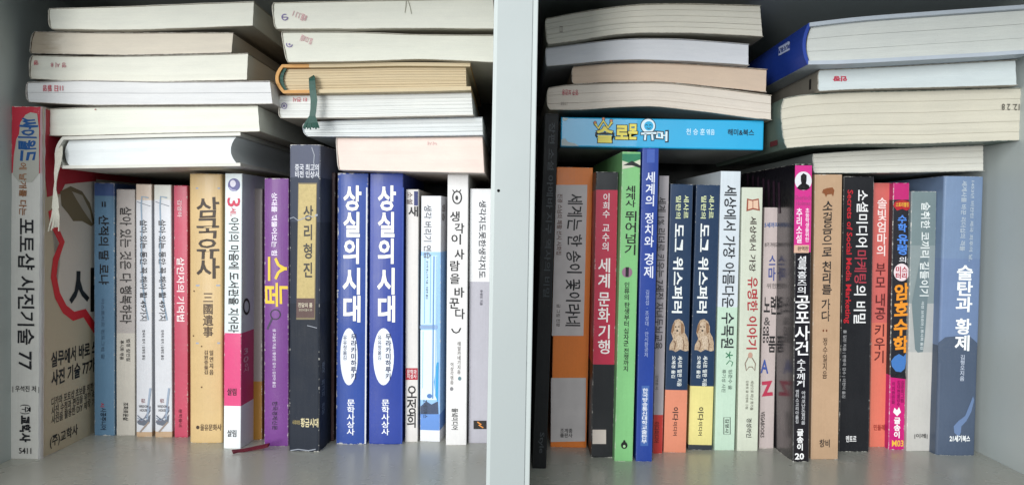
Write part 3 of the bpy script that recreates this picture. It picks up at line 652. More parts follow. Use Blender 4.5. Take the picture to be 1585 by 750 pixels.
f, *_ = upright('salmon pink parenting book with white and dark red lettering', (1346, 1373, 691), (1353, 1379, 283), [(0, '#cd6f5c'), (500, '#c0605a')], wear=.6)
f.text('V', '솔빛엄마의', 1357, 1372, 306, 396, '#e6d3cf', .0, line=1.0); f.text('V', '부모', 1355, 1370, 407, 444, '#5b2424', .0); f.text('V', '내공', 1354, 1370, 454, 494, '#5b2424', .0); f.text('V', '키우기', 1353, 1369, 501, 561, '#5b2424', .0)
f.text('H', '민들레', 1352, 1369, 656, 665, '#8c2b26', .0, 'publisher_name')
f, *_ = upright('black and magenta maths mystery book with orange and blue comic lettering', (1375, 1399, 695), (1382, 1408, 283), [(0, '#b8186d'), (580, '#191a22'), (309, '#b02067')], wear=1.3, coat=.4)
f.poly([(1382, 318), (1385, 312), (1396, 309), (1407, 312), (1409, 322), (1403, 326), (1396, 323), (1388, 326)], '#a3222c', 'printed_banner', 1); f.text('H', '스토리텔링', 1386, 1406, 313, 320, '#d9b23c', .0, 'banner_words', lev=3)
f.text('V', '수학', 1389, 1403, 333, 359, '#4a7fd0', .03, hand=1); f.text('V', '유령', 1388, 1405, 362, 394, '#4a7fd0', .03, hand=1); f.text('H', '의', 1391, 1402, 397, 406, '#d0d0d4', .0)
f.disc(1395, 421, 12, 13.5, '#d9c9cc', 'printed_disc', 1); f.text('H', '미스\n터리', 1386, 1404, 412, 431, '#a01f36', .03, lev=3)
f.text('V', '암호수학', 1383, 1406, 438, 546, '#d98a28', .035, hand=1, line=1.0)
f.poly([(1380, 566), (1379, 558), (1384, 551), (1391, 547), (1398, 551), (1402, 546), (1402, 560), (1400, 570), (1394, 575), (1386, 574)], '#3f6fae', 'printed_splash', 1)
f.poly([(1378, 583), (1378, 576), (1384, 580), (1390, 577), (1396, 583), (1401, 578), (1402, 586)], '#191a22', 'printed_drip', 1)
f.text('V', '이지한만화', 1380, 1385, 590, 625, '#6d1048', .0, 'author_name'); f.text('V', '김대현글감수', 1388, 1393, 588, 628, '#6d1048', .0, 'author_name'); f.text('V', '김준희그림', 1394, 1399, 588, 622, '#6d1048', .0, 'author_name')
f.poly([(1382, 637), (1384, 630), (1388, 634), (1391, 629), (1394, 637), (1388, 643)], '#e6dfe4', 'publisher_mark', 1); f.text('V', '글송이', 1383, 1393, 645, 677, '#f0eaee', .03, 'publisher_name', line=1.0); f.text('H', 'M03', 1380, 1398, 680, 690, '#e0b040', .02, 'volume_number')
f, *_ = upright('grey and off white book with a misty figure photo and white handwritten title', (1403, 1442, 697), (1411, 1450, 296), [(0, '#b5b3ae'), (545, '#a3a5a3'), (470, '#7f8a8b'), (380, '#6d7c7e')], wear=1.0)
f.poly([(1416, 540), (1411, 470), (1424, 400), (1436, 396), (1437, 440), (1431, 520), (1428, 544), (1420, 545)], '#68777b', 'printed_figure', 0, sub=1)
f.text('R', '술취한 코끼리 길들이기', 1424, 1438, 313, 458, '#d5dad8', .0, hand=.8); f.text('R', '아잔 브라흐마 | 류시화 옮김', 1424, 1429, 466, 540, '#c3cacb', .0, 'author_name'); f.text('H', '|이레|', 1415, 1435, 670, 678, K, .0, 'publisher_name')
f, wd, h, rt, M = upright('thick steel blue history novel hardcover, rightmost upright beside the side panel', (1448, 1508, 703), (1461, 1523, 268), [(0, '#475366'), (535, '#66799a'), (400, '#6b7f9c')], bulge=.0016, hard=True, wear=.6, coat=.3)
f.poly([(1452, 530), (1462, 521), (1480, 519), (1500, 520), (1512, 530), (1509, 560), (1452, 560)], '#475366', 'printed_hill', 0, sub=2)
f.text('R', '1453년 비잔틴 제국 최후의 날,', 1499, 1505, 280, 404, '#a9b4bd', .0, 'subtitle'); f.text('R', '세계사를 바꾼 리더십의 격돌', 1485, 1493, 280, 388, '#a9b4bd', .0, 'subtitle')
f.text('V', '술탄과', 1478, 1504, 410, 482, '#e4e8ec', .026, line=1.0); f.text('V', '황제', 1476, 1501, 492, 542, '#e4e8ec', .026, line=1.0)
f.text('V', '김형오지음', 1484, 1491, 548, 588, '#b4bccb', .0, 'author_name')
f.poly([(1482, 674), (1475, 668), (1474, 658), (1481, 650), (1492, 642), (1498, 628), (1505, 612), (1507, 618), (1502, 636), (1494, 650), (1486, 658), (1485, 668)], '#62779a', 'printed_lake', 1, sub=1)
f.text('H', '21세기북스', 1468, 1500, 672, 682, '#e4e8ec', .03, 'publisher_name')

# ------------------------------------------------------------------ lying books
def interp(pts, x):
    if x <= pts[0][0]: return pts[0][1]
    for (a, b), (c, d) in zip(pts, pts[1:]):
        if x <= c:
            t = (x - a) / (c - a); t = t if len(pts) < 3 else t
            return b + (d - b) * t
    return pts[-1][1]
def smoothp(pts, n=28):
    """resample a polyline smoothly (Catmull-Rom on y)"""
    if len(pts) < 3: return pts
    out = []; x0, x1 = pts[0][0], pts[-1][0]
    for i in range(n + 1):
        x = x0 + (x1 - x0) * i / n; k = 0
        while k < len(pts) - 2 and x > pts[k + 1][0]: k += 1
        p1, p2 = pts[k], pts[k + 1]; p0 = pts[k - 1] if k else (2 * p1[0] - p2[0], 2 * p1[1] - p2[1]); p3 = pts[k + 2] if k + 2 < len(pts) else (2 * p2[0] - p1[0], 2 * p2[1] - p1[1])
        t = (x - p1[0]) / (p2[0] - p1[0]); h_ = p2[0] - p1[0]
        m1 = (p2[1] - p0[1]) / (p2[0] - p0[0]) * h_; m2 = (p3[1] - p1[1]) / (p3[0] - p1[0]) * h_
        out.append((x, (2 * t**3 - 3 * t**2 + 1) * p1[1] + (t**3 - 2 * t**2 + t) * m1 + (-2 * t**3 + 3 * t**2) * p2[1] + (t**3 - t**2) * m2))
    return out
STK = {}
def lying(stack, label, top, bot, Y, cover, pages, hard=False, sig=3, r=.0016, pw=6, depth=.205, dark=.13, stain=0, speck=.5, overhang=0, spine_bands=None, group='books lying flat on top of the rows', cover_len=1.0, page_right=None, stain_col='#8d7c66', rough=.5, concave=0, square=.0045, lift=0):
    """top / bot: outline of the end that faces us, photo points from left to right"""
    for _ in range(4):      # slide the book forwards or back until its under side meets the book below
        if stack not in STK: break
        bs = STK[stack]; g = P(bot[0][0], bot[0][1], Y); M = Matrix.Translation(g)
        q_ = smoothp([(hit(x, y, M).x, hit(x, y, M).z) for x, y in bot])
        ov = [g.x + q_[0][0] + (q_[-1][0] - q_[0][0]) * i / 60 for i in range(61)]
        gps = [g.z + interp(q_, X - g.x) - interp(bs, X) for X in ov if bs[0][0] <= X <= bs[-1][0]]
        mg = min(gps) if min(gps) > 0 else min(0, min(gps) + .0015)
        Y -= max(-.008, min(.012, mg / (g.z - CZ) * .6))
    print('      ', label[:40], 'Y', round(Y, 4))
    g = P(bot[0][0], bot[0][1], Y) + Vector((0, 0, lift)); g0 = P(bot[0][0], bot[0][1], Y); M = Matrix.Translation(g0)
    tp = smoothp([(hit(x, y, M).x, hit(x, y, M).z) for x, y in top]); bp = smoothp([(hit(x, y, M).x, hit(x, y, M).z) for x, y in bot])
    M = Matrix.Translation(g)
    base = STK.get(stack)
    if base:     # settle on the book below: soft books follow what lies under them
        ov = [g.x + bp[0][0] + (bp[-1][0] - bp[0][0]) * i / 60 for i in range(61)]
        ov = [X for X in ov if base[0][0] <= X <= base[-1][0]]
        gp_ = lambda X: g.z + interp(bp, X - g.x) - interp(base, X) - .0003
        gap = [gp_(X) for X in ov]; print('%-6s %-40s gap %.2f..%.2f mm' % (stack, label[:40], min(gap) * 1000, max(gap) * 1000))
        if min(gap) > 0: g.z -= min(gap); M = Matrix.Translation(g)
        elif max(gap) < 0 and 0: pass
        x0_, x1_ = bp[0][0], bp[-1][0]
        bp = [(x0_ + (x1_ - x0_) * i / 60, 0) for i in range(61)]; src = smoothp([(hit(x, y, Matrix.Translation(g0)).x, hit(x, y, Matrix.Translation(g0)).z) for x, y in bot])
        new = []
        for x, _ in bp:
            z = interp(src, x); X = min(max(x + g.x, base[0][0], ov[0]), min(base[-1][0], ov[-1]))
            e = interp(base, X) + .0003 - g.z - interp(src, X - g.x)
            new.append((x, z + max(0, e)))
        bp = new
    else: print(stack, label[:40], 'bottom z range', g.z + min(b for a, b in bp), g.z + max(b for a, b in bp))
    STK[stack] = [(x + g.x, z + g.z) for x, z in tp]
    t = .0024 if hard else .00055
    xl = lambda v: bp[0][0] + (tp[0][0] - bp[0][0]) * v + r * abs(2 * v - 1) ** pw
    xr = lambda v: bp[-1][0] + (tp[-1][0] - bp[-1][0]) * v
    def pt(u, v):
        x = xl(v) + (xr(v) - xl(v)) * u
        zb, zt = interp(bp, x), interp(tp, x); return x, zb + (zt - zb) * v
    root = thing('book', label, 'book', M, group)
    # cover shell
    nu = 30; nv = 8
    path = [pt(1 - i / nu, 0) for i in range(nu)] + [pt(0, i / nv) for i in range(nv + 1)] + [pt(i / nu, 1) for i in range(1, nu + 1)]
    n = len(path); inn = []
    for i in range(n):
        a = Vector(path[max(i - 1, 0)]); b = Vector(path[min(i + 1, n - 1)]); d = (b - a).normalized()
        inn.append((path[i][0] + d.y * t, path[i][1] - d.x * t))
    ys = [0, .0006, .003, .03, .1, .17, depth - .0006, depth]; vs = []; fs = []; m = len(ys)
    rr = random.random() * 9
    for q in (path, inn):
        for j, y in enumerate(ys):
            for i, (x, z) in enumerate(q):
                e = (.00015 if q is path else -.00015) if j == 0 and not hard else 0
                vs.append((x, y + .0004 * sin(i * .9 + rr) * (j == 0) * (not hard), z - e * (1 if i > n / 2 else -1)))
    o2 = n * m
    for j in range(m - 1):
        for i in range(n - 1):
            a = j * n + i; fs.append((a, a + n, a + n + 1, a + 1)); a += o2; fs.append((a, a + 1, a + n + 1, a + n))
        for i in (0, n - 1):
            a = j * n + i; fs.append((a, a + o2, a + o2 + n, a + n) if i == 0 else (a, a + n, a + n + o2, a + o2))
    for i in range(n - 1):
        fs.append((i, i + 1, i + 1 + o2, i + o2)); a = (m - 1) * n + i; fs.append((a, a + o2, a + o2 + 1, a + 1))
    ht = max(b for a, b in tp); wdt = xr(.5)
    me = mesh('cover', vs, fs); 
    for p in me.polygons: p.use_smooth = False
    link('cover', me, lying_cover(cover, rough, not hard), root)
    # page block
    inset = square if hard else .0012
    tt = t * 1.15
    H_ = abs(pt(.5, 1)[1] - pt(.5, 0)[1])
    va = tt / H_; vs = []; fs = []; uvs = {}
    rows = [0]; yo = [0]
    k = max(8, sig * 6)
    marks = sorted(random.uniform(.06, .94) if sig > 0 else 0 for _ in range(sig))
    vv = []
    for i in range(k + 1): vv.append((i / k, random.uniform(-.00012, .00012)))
    for s_ in range(sig):
        c0 = (s_ + 1 + random.uniform(-.22, .22)) / (sig + 1); gw = .00009 / H_
        vv += [(c0 - gw * 1.6, 0), (c0 - gw * .5, .0006), (c0 + gw * .5, .0006), (c0 + gw * 1.6, 0)]
    vv.sort(); nr = len(vv); nu2 = 30; ur = (page_right if page_right else (.985 if hard else .997))
    ul = .0 
    ph = random.random() * 7
    for (v, dy_) in vv:
        V = va + v * (1 - 2 * va)
        for i in range(nu2 + 1):
            u = i / nu2; x, z = pt(u, V); xL, xR_ = xl(V) + tt * 1.05 + (.002 if hard else 0), xl(V) + (xr(V) - xl(V)) * ur - concave * (1 - (2 * v - 1) ** 2)
            xx = xL + (xR_ - xL) * u; zb, zt = interp(bp, xx), interp(tp, xx)
            wob = .05 * sin(u * 5 + ph + v * 9) * .5 * (1 if 0 < v < 1 else 0) / max(nr / 3, 1)
            V2 = min(max(V + wob, va), 1 - va)
            jag = dy_ + .0002 * sin(v * 37 + u * 3)
            vs.append((xx, inset + jag, zb + (zt - zb) * V2)); uvs[len(vs) - 1] = (u, v)
    nF = len(vs); c = nu2 + 1
    for j in range(nr):
        for i in range(c):
            x, y, z = vs[j * c + i]; vs.append((x, depth - inset, z)); uvs[len(vs) - 1] = (i / nu2, vv[j][0])
    for j in range(nr - 1):
        for i in range(nu2):
            a = j * c + i; fs.append((a, a + 1, a + c + 1, a + c)); a += nF; fs.append((a, a + c, a + c + 1, a + 1))
        a = j * c; fs.append((a, a + c, a + c + nF, a + nF)); a = j * c + nu2; fs.append((a, a + nF, a + nF + c, a + c))
    for i in range(nu2):
        a = i; fs.append((a, a + nF, a + nF + 1, a + 1)); a = (nr - 1) * c + i; fs.append((a, a + 1, a + 1 + nF, a + nF))
    me = mesh('page_block', vs, fs); ul_ = me.uv_layers.new(name='UVMap')
    for lp in me.loops: ul_.data[lp.index].uv = uvs[lp.vertex_index]
    link('page_block', me, page_mat('pages_' + stack, pages, dark, stain, stain_col, speck), root)
    bpy.context.view_layer.update()
    fc = Face(root, M, 1, inset - .0003); fs_ = Face(root, M, 0, 0.0, None, 1)
    return fc, root, M, pt, fs_
_lc = {}
def lying_cover(col, rough=.5, worn=True):
    if (col, rough, worn) not in _lc:
        s = N('cover_paper'); tc = s.n('ShaderNodeTexCoord').outputs['Object']; a = s.noise(tc, 60, 5, .65); b = s.noise(tc, 500, 3)
        c_ = s.mix(a, lin(col, .85), lin(col, 1.15))
        sp = s.n('ShaderNodeSeparateXYZ'); s.l(tc, sp.inputs[0])
        k = s.math('MULTIPLY', s.math('SUBTRACT', s.math('MULTIPLY', s.math('SUBTRACT', s.noise(tc, 220, 5, .8), .42), .006), s.math('ABSOLUTE', sp.outputs[1])), 3500, clamp=True)
        c_ = s.mix(s.math('MULTIPLY', k, .6 if worn else .0), c_, lin('#c9c5bb'))
        s.l(c_, s.b.inputs['Base Color']); s.b.inputs['Roughness'].default_value = rough; s.bump(b, .2, .0004); _lc[(col, rough, worn)] = s.m
    return _lc[(col, rough, worn)]
RED = '#b04c58'
# --- first pile (left)
Y1 = -.054
fF, rF, MF, ptF, _ = lying('pileA', 'white hardcover with cream ribbon, bottom of the far left pile', [(85, 215), (150, 213), (260, 210), (372, 208)], [(85, 264), (150, 263.5), (260, 261.5), (372, 260)], Y1, lift=.0015, cover='#c9c8bf', pages='#d3d8da', hard=True, sig=0, r=-.0 + .0055, pw=2, dark=.07, concave=.004, depth=.2, page_right=.965, speck=.2)
fE, rE, *_ = lying('pileA', 'off white thick paperback lying second from bottom of the far left pile', [(72, 168), (150, 165), (260, 164), (399, 163)], [(73, 210), (150, 211), (260, 209), (402, 206)], Y1, '#9d9689', '#d3d5cb', sig=0, dark=.08, stain=.2)
fE.disc(148, 169.5, 1.2, 1, '#8a3d3d', 'ink_spot', n=8)
fD, *_ = lying('pileA', 'bluish white paperback with a red stamp, widest book of the far left pile', [(39, 127), (120, 124), (240, 126), (418, 125)], [(41, 158), (120, 162), (240, 165), (422, 163)], Y1 - .004, '#a09a94', '#c9cacb', sig=1, dark=.2)
fD.text('U', '11日 월영', 67, 98, 132, 142, RED, .0, 'edge_stamp', hand=1)
fC, *_ = lying('pileA', 'off white paperback speckled and stamped red, fourth from bottom of the far left pile', [(46, 85), (140, 87), (260, 85), (384, 82)], [(44, 122), (100, 125), (200, 127), (382, 124)], Y1, '#8d8678', '#d0d0c6', sig=0, dark=.1, stain=.25, speck=.9)
fC.text('U', '영', 53, 60, 94, 101, RED, .01, 'edge_stamp'); fC.text('U', '영 시 8', 79, 103, 97, 105, '#a86a72', .0, 'edge_stamp')
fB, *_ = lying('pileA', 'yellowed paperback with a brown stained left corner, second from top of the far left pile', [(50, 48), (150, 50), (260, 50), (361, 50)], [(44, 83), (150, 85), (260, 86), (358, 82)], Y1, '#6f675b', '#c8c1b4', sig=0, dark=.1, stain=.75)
fA, *_ = lying('pileA', 'clean off white paperback on top of the far left pile', [(73, 13), (180, 10), (280, 6), (393, 2)], [(76, 48), (180, 47), (280, 44), (391, 40)], Y1 - .006, '#aba79a', '#d2d3ca', sig=0, dark=.08)
# cream ribbon hanging from the hardcover
cr = N('ribbon_cream'); tc = cr.n('ShaderNodeTexCoord').outputs['Object']
cr.l(cr.mix(cr.noise(cr.scaled(tc, (1, 1, 1)), 900, 2), lin('#b5b2a2'), lin('#dad8cc')), cr.b.inputs['Base Color']); cr.b.inputs['Roughness'].default_value = .7
rc = ribbon('ribbon_bookmark', [P(89, 231, Y1 + .003), P(92, 230, Y1 - .0008), P(91, 238, Y1 - .0015), P(90, 252, Y1 - .002), P(87, 268, Y1 - .003), P(86, 282, Y1 - .003), P(85, 293, Y1 - .003), P(86, 308, Y1 - .003), P(86, 322, Y1 - .003)], [.006, .006, .0058, .0045, .003, .0015, .002, .0042, .0055], cr.m, rF)
for k in range(8):
    dx = (k - 3.5)
    ribbon('ribbon_thread', [P(86 + dx * .9, 320, Y1 - .003), P(86 + dx * 1.6, 334, Y1 - .0035), P(83 + dx * 2.3, 350 + random.random() * 8, Y1 - .0025 + .0008 * random.random())], .0008, cr.m, rc if 0 else rF)

# --- second pile
Y2 = -.026
fL, *_ = lying('pileB', 'thick pinkish paper paperback at the bottom of the pile beside the divider', [(519, 213), (600, 213), (747, 211)], [(523, 263), (600, 265), (750, 268)], Y2, '#c9bcb4', '#dbc9c1', sig=0, dark=.05, speck=.15, r=.0008)
fL.text('U', '낙서', 662, 676, 219, 225, '#c3a6a2', .0, 'pencil_mark')
fK, rK, *_ = lying('pileB', 'thin white paperback just above the pink paper book', [(467, 189), (560, 185), (747, 181)], [(470, 213), (560, 213), (748, 210)], Y2 - .004, '#9aa3ae', '#ccd0d1', sig=3, dark=.2, r=.003, pw=3)
fJ, rJ, *_ = lying('pileB', 'white paperback with red stamped digits and a violet mark, below the gold book', [(430, 148), (560, 146), (730, 143)], [(431, 183), (560, 182), (733, 179)], Y2, '#b5aca0', '#d0d2d0', sig=5, dark=.18)
fJ.text('U', 'E1 전시', 454, 475, 151, 158, RED, .01, 'edge_stamp'); fJ.line([(440 + 4 * cos(a * pi / 6), 164 + 4.5 * sin(a * pi / 6)) for a in range(12)], 1, '#6b5f8f', 'edge_mark', closed=True); fJ.disc(440, 164, 2, 2, '#7a6f99', 'edge_mark', n=8)
fI, rI, MI, ptI, _ = lying('pileB', 'old yellow paged hardcover with an orange spine and green ribbon', [(425, 100), (520, 99), (620, 97), (728, 98)], [(427, 145), (520, 144), (620, 142), (729, 139)], Y2 - .004, '#b8822e', '#c2b294', hard=True, sig=8, r=.0055, pw=2, dark=.22, page_right=.975, speck=.3, stain=.05)
# pale board sides outside the orange spine cloth
M_ = MI
for v, nm in ((1, 'board_paper'), (0, 'board_paper')):
    vs = []; fs = []
    for i in range(25):
        u = .145 + (.9995 - .145) * i / 24; x, z = ptI(u, v); s_ = 1 if v else -1
        vs += [(x, -.0002, z + s_ * .0002), (x, .203, z + s_ * .0002), (x, .203, z - s_ * .0025), (x, -.0002, z - s_ * .0025)]
        if i:
            a = 4 * i - 4
            for k in range(4): fs.append((a + k, a + (k + 1) % 4, a + 4 + (k + 1) % 4, a + 4 + k))
    fs += [(0, 1, 2, 3), (99, 98, 97, 96)]
    link(nm, mesh(nm, vs, fs), lying_cover('#bfae8c', .6, False), rI)
# green head band
vs = []; fs = []
for i in range(11):
    v = .12 + .76 * i / 10; x, z = ptI(0, v); vs += [(x + .0028, .0016 + .0004 * (i % 2), z), (x + .0055, .0016 + .0004 * (i % 2), z)]
    if i: a = 2 * i - 2; fs.append((a, a + 1, a + 3, a + 2))
gr = N('ribbon_green'); tc = gr.n('ShaderNodeTexCoord').outputs['Object']
gr.l(gr.mix(gr.noise(gr.scaled(tc, (3, 1, .4)), 1100, 2), lin('#06231f'), lin('#1d5a4c')), gr.b.inputs['Base Color']); gr.b.inputs['Roughness'].default_value = .55
link('head_band', mesh('head_band', vs, fs), gr.m, rI)
yr = min(o.matrix_world.translation.y for o in (rI, rJ, rK)) - .0030
ribbon('ribbon_bookmark', [P(482, 119, yr + .0045), P(483, 121.5, yr + .0008), P(483, 125, yr), P(484, 140, yr - .001), P(486, 155, yr - .001), P(485, 170, yr - .001), P(483, 183, yr - .001)], [.0048, .0048, .0048, .005, .005, .0045, .0045], gr.m, rI)
for k in range(12):
    dx = k - 5.5
    ribbon('ribbon_thread', [P(483.5 + dx * .7, 180, yr - .0012), P(482 + dx * 1.6, 190, yr - .002 - .0005 * random.random()), P(481.5 + dx * 2.2, 197 + random.random() * 4, yr - .001)], .0011, gr.m, rI)
fH, *_ = lying('pileB', 'off white paperback with violet mark sagging over the gold book', [(434, 49), (540, 49), (650, 53), (769, 54)], [(443, 97), (540, 96), (650, 92), (768, 97)], Y2, '#aca797', '#cfd0c6', sig=0, dark=.12, r=.001)
fH.line([(448 + 4.5 * cos(a * pi / 6), 69 + 4 * sin(a * pi / 6)) for a in range(8)], 1.4, '#6b5f8f', 'edge_mark'); fH.disc(448, 69, 1.6, 1.8, '#7a6f99', 'edge_mark', n=8); fH.text('U', '일.12.8일', 465, 484, 57, 67, '#b98a90', .0, 'edge_stamp', tilt=-.35)
fG, *_ = lying('pileB', 'thick off white paperback with violet mark on top beside the divider, reaching the ceiling', [(420, 4), (540, 1), (650, -1), (764, -3)], [(424, 46), (540, 45), (650, 44), (768, 45)], Y2 - .002, '#aca797', '#d2d3ca', sig=0, dark=.12)
fG.line([(441 + 4.5 * cos(a * pi / 6), 27 + 4.5 * sin(a * pi / 6)) for a in range(11)], 1.6, '#6b5f8f', 'edge_mark'); fG.line([(437, 27), (445, 27)], 1.4, '#6b5f8f', 'edge_mark'); fG.text('U', '8월.1.1 1', 453, 475, 20, 31, '#b98a90', .0, 'edge_stamp', tilt=-.35)
for p in ([(629, 2), (628, 12), (627, 20)], [(632, 2), (635, 12), (637, 22)]): fG.line(p, 1, '#8a8878', 'pencil_mark')

# --- third pile: bright blue book with its spine to us, then four bent paperbacks
Y3 = -.022
def blue_box():
    b, t = (868, 1181, 226), (870, 1183, 181)
    g_ = P(868, 227, Y3); M = Matrix.Translation(g_)
    w_ = hit(1181, 232, M).x; hh = .0255
    hh = hit(1020, 183, M).z - hit(1020, 229, M).z
    # spine faces us: reuse the folded cover, laid on its side
    L = w_; root = thing('book', 'bright sky blue humour book lying with its printed spine to us', 'book', M, 'books lying flat on top of the rows')
    me = cshell(hh, L, .15, .0005, .0012, lambda x: 0)
    s = N('blue_print'); tc = s.n('ShaderNodeTexCoord').outputs['Object']; sp = s.n('ShaderNodeSeparateXYZ'); s.l(tc, sp.inputs[0])
    a = s.noise(tc, 60, 4); 
    c = s.mix(s.math('MULTIPLY', a, .3), lin('#1fa0cf', 1.1), lin('#1a86b4', 1.1))
    # the under side is silver grey with a wavy border
    e = s.math('SUBTRACT', s.math('ADD', s.math('MULTIPLY', s.math('SINE', s.math('MULTIPLY', sp.outputs[2], 34)), .006), .011), sp.outputs[1])
    under = s.math('LESS_THAN', sp.outputs[0], .0006); m = s.math('MULTIPLY', under, s.math('LESS_THAN', e, 0))
    c = s.mix(m, c, lin('#a3a8a8')); s.l(c, s.b.inputs['Base Color']); s.b.inputs['Roughness'].default_value = .35; s.b.inputs['Coat Weight'].default_value = .3
    cov = link('cover', me, s.m, root)
    # local x(thickness)->Z, z(length)->X
    cov.matrix_local = Matrix(((0, 0, 1, 0), (0, 1, 0, 0), (1, 0, 0, 0), (0, 0, 0, 1)))
    link('page_block', box_mesh('page_block', .0004, L - .0004, .002, .1496, .0006, hh - .0006, 0), page_side('#cfcabb'), root)
    bpy.context.view_layer.update()
    STK['pileC'] = [(g_.x, g_.z + hh), (g_.x + L, g_.z + hh)]
    print('blue z', g_.z, 'len', L, 'thick', hh)
    return Face(root, M, 1, 0), root, M
fQ, rQ, MQ = blue_box()
for k, (ch, x0, x1, y0, y1) in enumerate((('솔', 922, 950, 196, 221), ('로', 952, 973, 194, 216), ('몬', 972, 987, 192, 216))):
    fQ.text('H', ch, x0 - 1, x1 + 1, y0 - 1, y1 + 1, '#1b2b36', .075, 'title_outline', lev=1); fQ.text('H', ch, x0 + .5, x1 - .5, y0, y1, '#dccf62', .045, 'title_letter', lev=3)
for x, y in ((921, 190), (934, 184), (946, 187)): fQ.disc(x, y, 2.8, 2.8, '#1b2b36', 'crown_ball_outline', 2, n=12); fQ.disc(x, y, 1.9, 1.9, '#d98a62', 'crown_ball', 4, n=12)
fQ.line([(921, 191), (926, 199), (934, 187), (941, 198), (947, 189)], 6, '#1b2b36', 'crown_outline', 3); fQ.line([(921, 191), (926, 199), (934, 187), (941, 198), (947, 189)], 3.2, '#dccf62', 'printed_crown', 4)
fQ.disc(1003, 195, 12, 12, '#1b2b36', 'title_outline', 1); fQ.disc(1003, 195, 10.8, 10.8, '#c9dbe4', 'title_ring', 2); fQ.disc(1004, 195, 7.2, 7.2, '#2f9fcb', 'title_ring_centre', 3)
for x in (1000.5, 1006.5): fQ.line([(x - 2, 194.5), (x, 193), (x + 2, 194.5)], 1.1, '#1b2b36', 'ring_eye', 4)
fQ.line([(1001, 198), (1004, 199.5), (1007, 198)], 1.1, '#1b2b36', 'ring_mouth', 4)
fQ.line([(991, 207), (1017, 206)], 5.5, '#1b2b36', 'title_outline', 4); fQ.line([(999, 208), (998, 218)], 5.5, '#1b2b36', 'title_outline', 4); fQ.line([(1009, 208), (1010, 218)], 5.5, '#1b2b36', 'title_outline', 4)
fQ.line([(992, 207), (1016, 206)], 3, '#c9dbe4', 'title_letter', 5); fQ.line([(999, 207), (998, 217)], 3, '#c9dbe4', 'title_letter', 5); fQ.line([(1009, 207), (1010, 217)], 3, '#c9dbe4', 'title_letter', 5)
fQ.text('H', '머', 1013, 1035, 201, 220, '#1b2b36', .075, 'title_outline', lev=1, hand=1); fQ.text('H', '머', 1015, 1033, 203, 218, '#c9dbe4', .03, 'title_letter', lev=3, hand=1)
fQ.text('H', '천 승 훈', 1062, 1091, 199, 209, '#b9dcec', .008, 'author_name'); fQ.text('H', '엮음', 1093, 1106, 200, 209, '#b9dcec', .0, 'author_name')
fQ.text('H', '해미&북스', 1126, 1167, 200, 210, '#14202c', .02, 'publisher_name')
fQ.poly([(871, 182), (880, 183), (876, 187), (871, 187)], '#b9c6c6', 'printed_cloud', 1); fQ.poly([(869, 216), (874, 214), (880, 220), (890, 222), (896, 226), (869, 225.5)], '#a9b6b6', 'printed_cloud', 1)
fP, *_ = lying('pileC', 'thick wavy paperback with a red stamp, resting on the sky blue book', [(846, 136), (880, 131), (960, 128), (1030, 128), (1100, 135), (1195, 147)], [(847, 170), (900, 170), (960, 166), (1010, 165), (1080, 172), (1195, 187)], Y3 - .006, '#a89d8e', '#cbc3b9', sig=2, dark=.12, stain=.15, r=.002, pw=4)
fP.text('U', '영구 보관용', 870, 895, 139, 148, RED, .0, 'edge_stamp'); fP.text('U', '1988', 868, 878, 158, 163, '#9a8f86', .0, 'edge_stamp')
fO, *_ = lying('pileC', 'peach toned arched paperback, second of the bent books above the sky blue book', [(885, 103), (930, 99), (980, 97), (1050, 98), (1120, 102), (1188, 107)], [(885, 131), (930, 128), (980, 127), (1030, 127.5), (1100, 134), (1187, 143)], Y3 - .002, '#a08d7c', '#c4b19f', sig=0, dark=.06, speck=.15)
fN, *_ = lying('pileC', 'bluish white arched paperback below the topmost of its pile', [(844, 74), (900, 67), (970, 60), (1050, 60), (1160, 68)], [(845, 103), (900, 98), (960, 93), (1040, 94), (1160, 102)], Y3 - .004, '#a3a7ad', '#c6c9cf', sig=0, dark=.08, r=.0008)
fM, *_ = lying('pileC', 'grey cream arched paperback on top of the pile right of the divider', [(843, 29), (900, 18), (970, 8), (1040, 5), (1178, 8)], [(846, 70), (900, 62), (960, 53), (1040, 51), (1110, 53), (1182, 57)], Y3, '#8f8a7a', '#cbc9bf', sig=4, dark=.12, r=.0012)
fM.text('R', '日', 866, 871, 41, 50, '#8f8a80', .0, 'edge_stamp')
# --- fourth pile (far right)
Y4 = -.045
fU, rU, MU, ptU, sU = lying('pileD', 'grey paged paperback with a yellow spine end, bottom of the far right pile', [(1257, 238), (1330, 233), (1420, 228), (1524, 224)], [(1259, 268), (1330, 268), (1420, 267), (1524, 265)], Y4 + .034, '#7d8482', '#c6c5bd', sig=3, dark=.16, r=.001)
fT, rT, MT, ptT, sT = lying('pileD', 'very thick cream paged paperback with a black date stamp in the far right pile', [(1207, 154), (1230, 148), (1300, 143), (1450, 139), (1600, 135)], [(1212, 230), (1260, 226), (1330, 223), (1450, 223), (1600, 221)], Y4 - .008, '#5f6f66', '#c0bcae', sig=4, dark=.11, r=.003, pw=4)
fT.text('U', '7. 12. 2 8', 1550, 1590, 161, 171, '#55524a', .0, 'edge_stamp')
fS, rS, MS, ptS, sS = lying('pileD', 'white paperback with a small red stamp, just below the big blue hardcover', [(1266, 108), (1350, 104), (1460, 98), (1574, 92)], [(1265, 142), (1350, 141), (1460, 138), (1576, 132)], Y4 - .002, '#817c72', '#c3ccce', sig=0, dark=.1)
fS.text('U', '인장', 1289, 1311, 118, 126, '#b5304a', .05, 'edge_stamp')
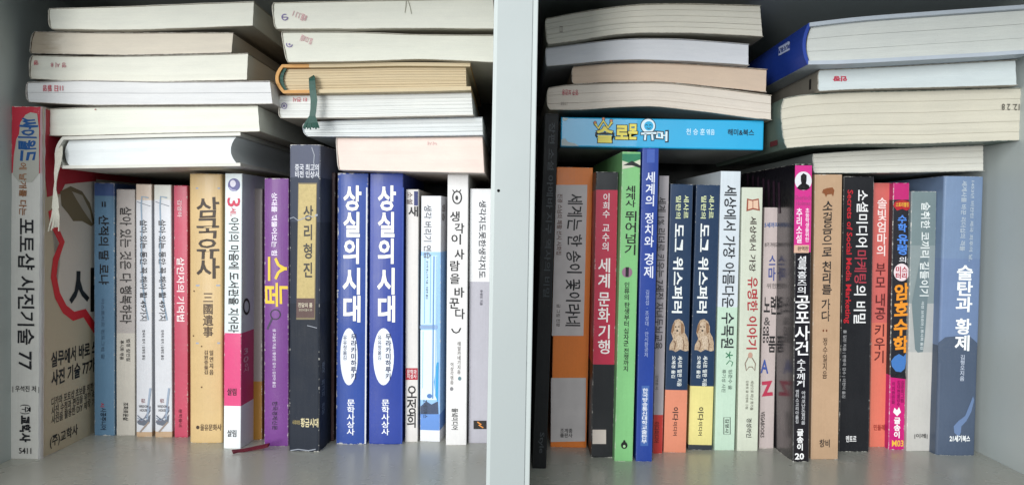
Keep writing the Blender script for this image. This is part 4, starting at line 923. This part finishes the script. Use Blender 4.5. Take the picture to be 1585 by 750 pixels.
fR, rR, MR, ptR, sR = lying('pileD', 'large royal blue hardcover with silvery boards on top of the far right pile', [(1243, 37), (1330, 27), (1460, 17), (1600, 7)], [(1241, 100), (1330, 98), (1460, 91), (1600, 82)], Y4 - .010, '#1b3c98', '#c2c6c3', hard=True, sig=2, r=.004, pw=2, dark=.16, depth=.225)
for v in (0, 1):        # silvery lining of the boards, turned out at the head
    vs = []; fs = []
    for i in range(25):
        u = .004 + .995 * i / 24; x, z = ptR(u, v); s_ = 1 if v else -1
        vs += [(x, -.0004, z + s_ * .0002), (x, .22, z + s_ * .0002), (x, .22, z - s_ * .0026), (x, -.0004, z - s_ * .0026)]
        if i:
            a = 4 * i - 4
            for k in range(4): fs.append((a + k, a + (k + 1) % 4, a + 4 + (k + 1) % 4, a + 4 + k))
    fs += [(0, 1, 2, 3), (99, 98, 97, 96)]
    link('board_paper', mesh('board_paper', vs, fs), lying_cover('#b3bcc6', .45, False), rR)
for Fc, args in ((sR, ('L', '교보문고', 1207, 1222, 68, 82, '#b9c6e6', .0, 'publisher_name')),):
    Fc.text(*args)
sR.line([(1206, 75), (1223, 66), (1223, 76), (1206, 85)], 1, '#b9c6e6', 'publisher_box', 1, closed=True)
def spine_tile(face, root, y0, y1, z0, z1, col, name='spine_band'):
    vs = [(-.0003, y0, z0), (-.0003, y1, z0), (-.0003, y1, z1), (-.0003, y0, z1)]
    return link(name, mesh(name, vs, [(3, 2, 1, 0)]), ink(col), root)
spine_tile(sU, rU, .004, .045, .0015, .013, '#8d8a2a'); 
spine_tile(sS, rS, .012, .016, .004, .012, '#23211f', 'spine_mark')
spine_tile(sT, rT, .012, .03, .004, .03, '#5d2a2e', 'spine_mark')

flush_lettering()
# ------------------------------------------------------------------ report on neighbours
bpy.context.view_layer.update()
def spans(M, wd, h, d): return (M @ Vector((0, 0, 0))).x, (M @ Vector((wd, 0, 0))).x, (M @ Vector((0, 0, h))).x, (M @ Vector((wd, 0, h))).x, (M @ Vector((0, 0, 0))).y, (M @ Vector((0, 0, h))).z
pr = None
for u in UP:
    s = spans(*u[1:5])
    print('%-44s w%4.1f h%5.1f y%6.1f lean%5.2f  gapb %5.1f gapt %5.1f' % (u[0]['label'][:44], u[2] * 1000, u[3] * 1000, s[4] * 1000, math.degrees(u[5]), (s[0] - pr[1]) * 1000 if pr else 0, (s[2] - pr[3]) * 1000 if pr else 0))
    pr = s
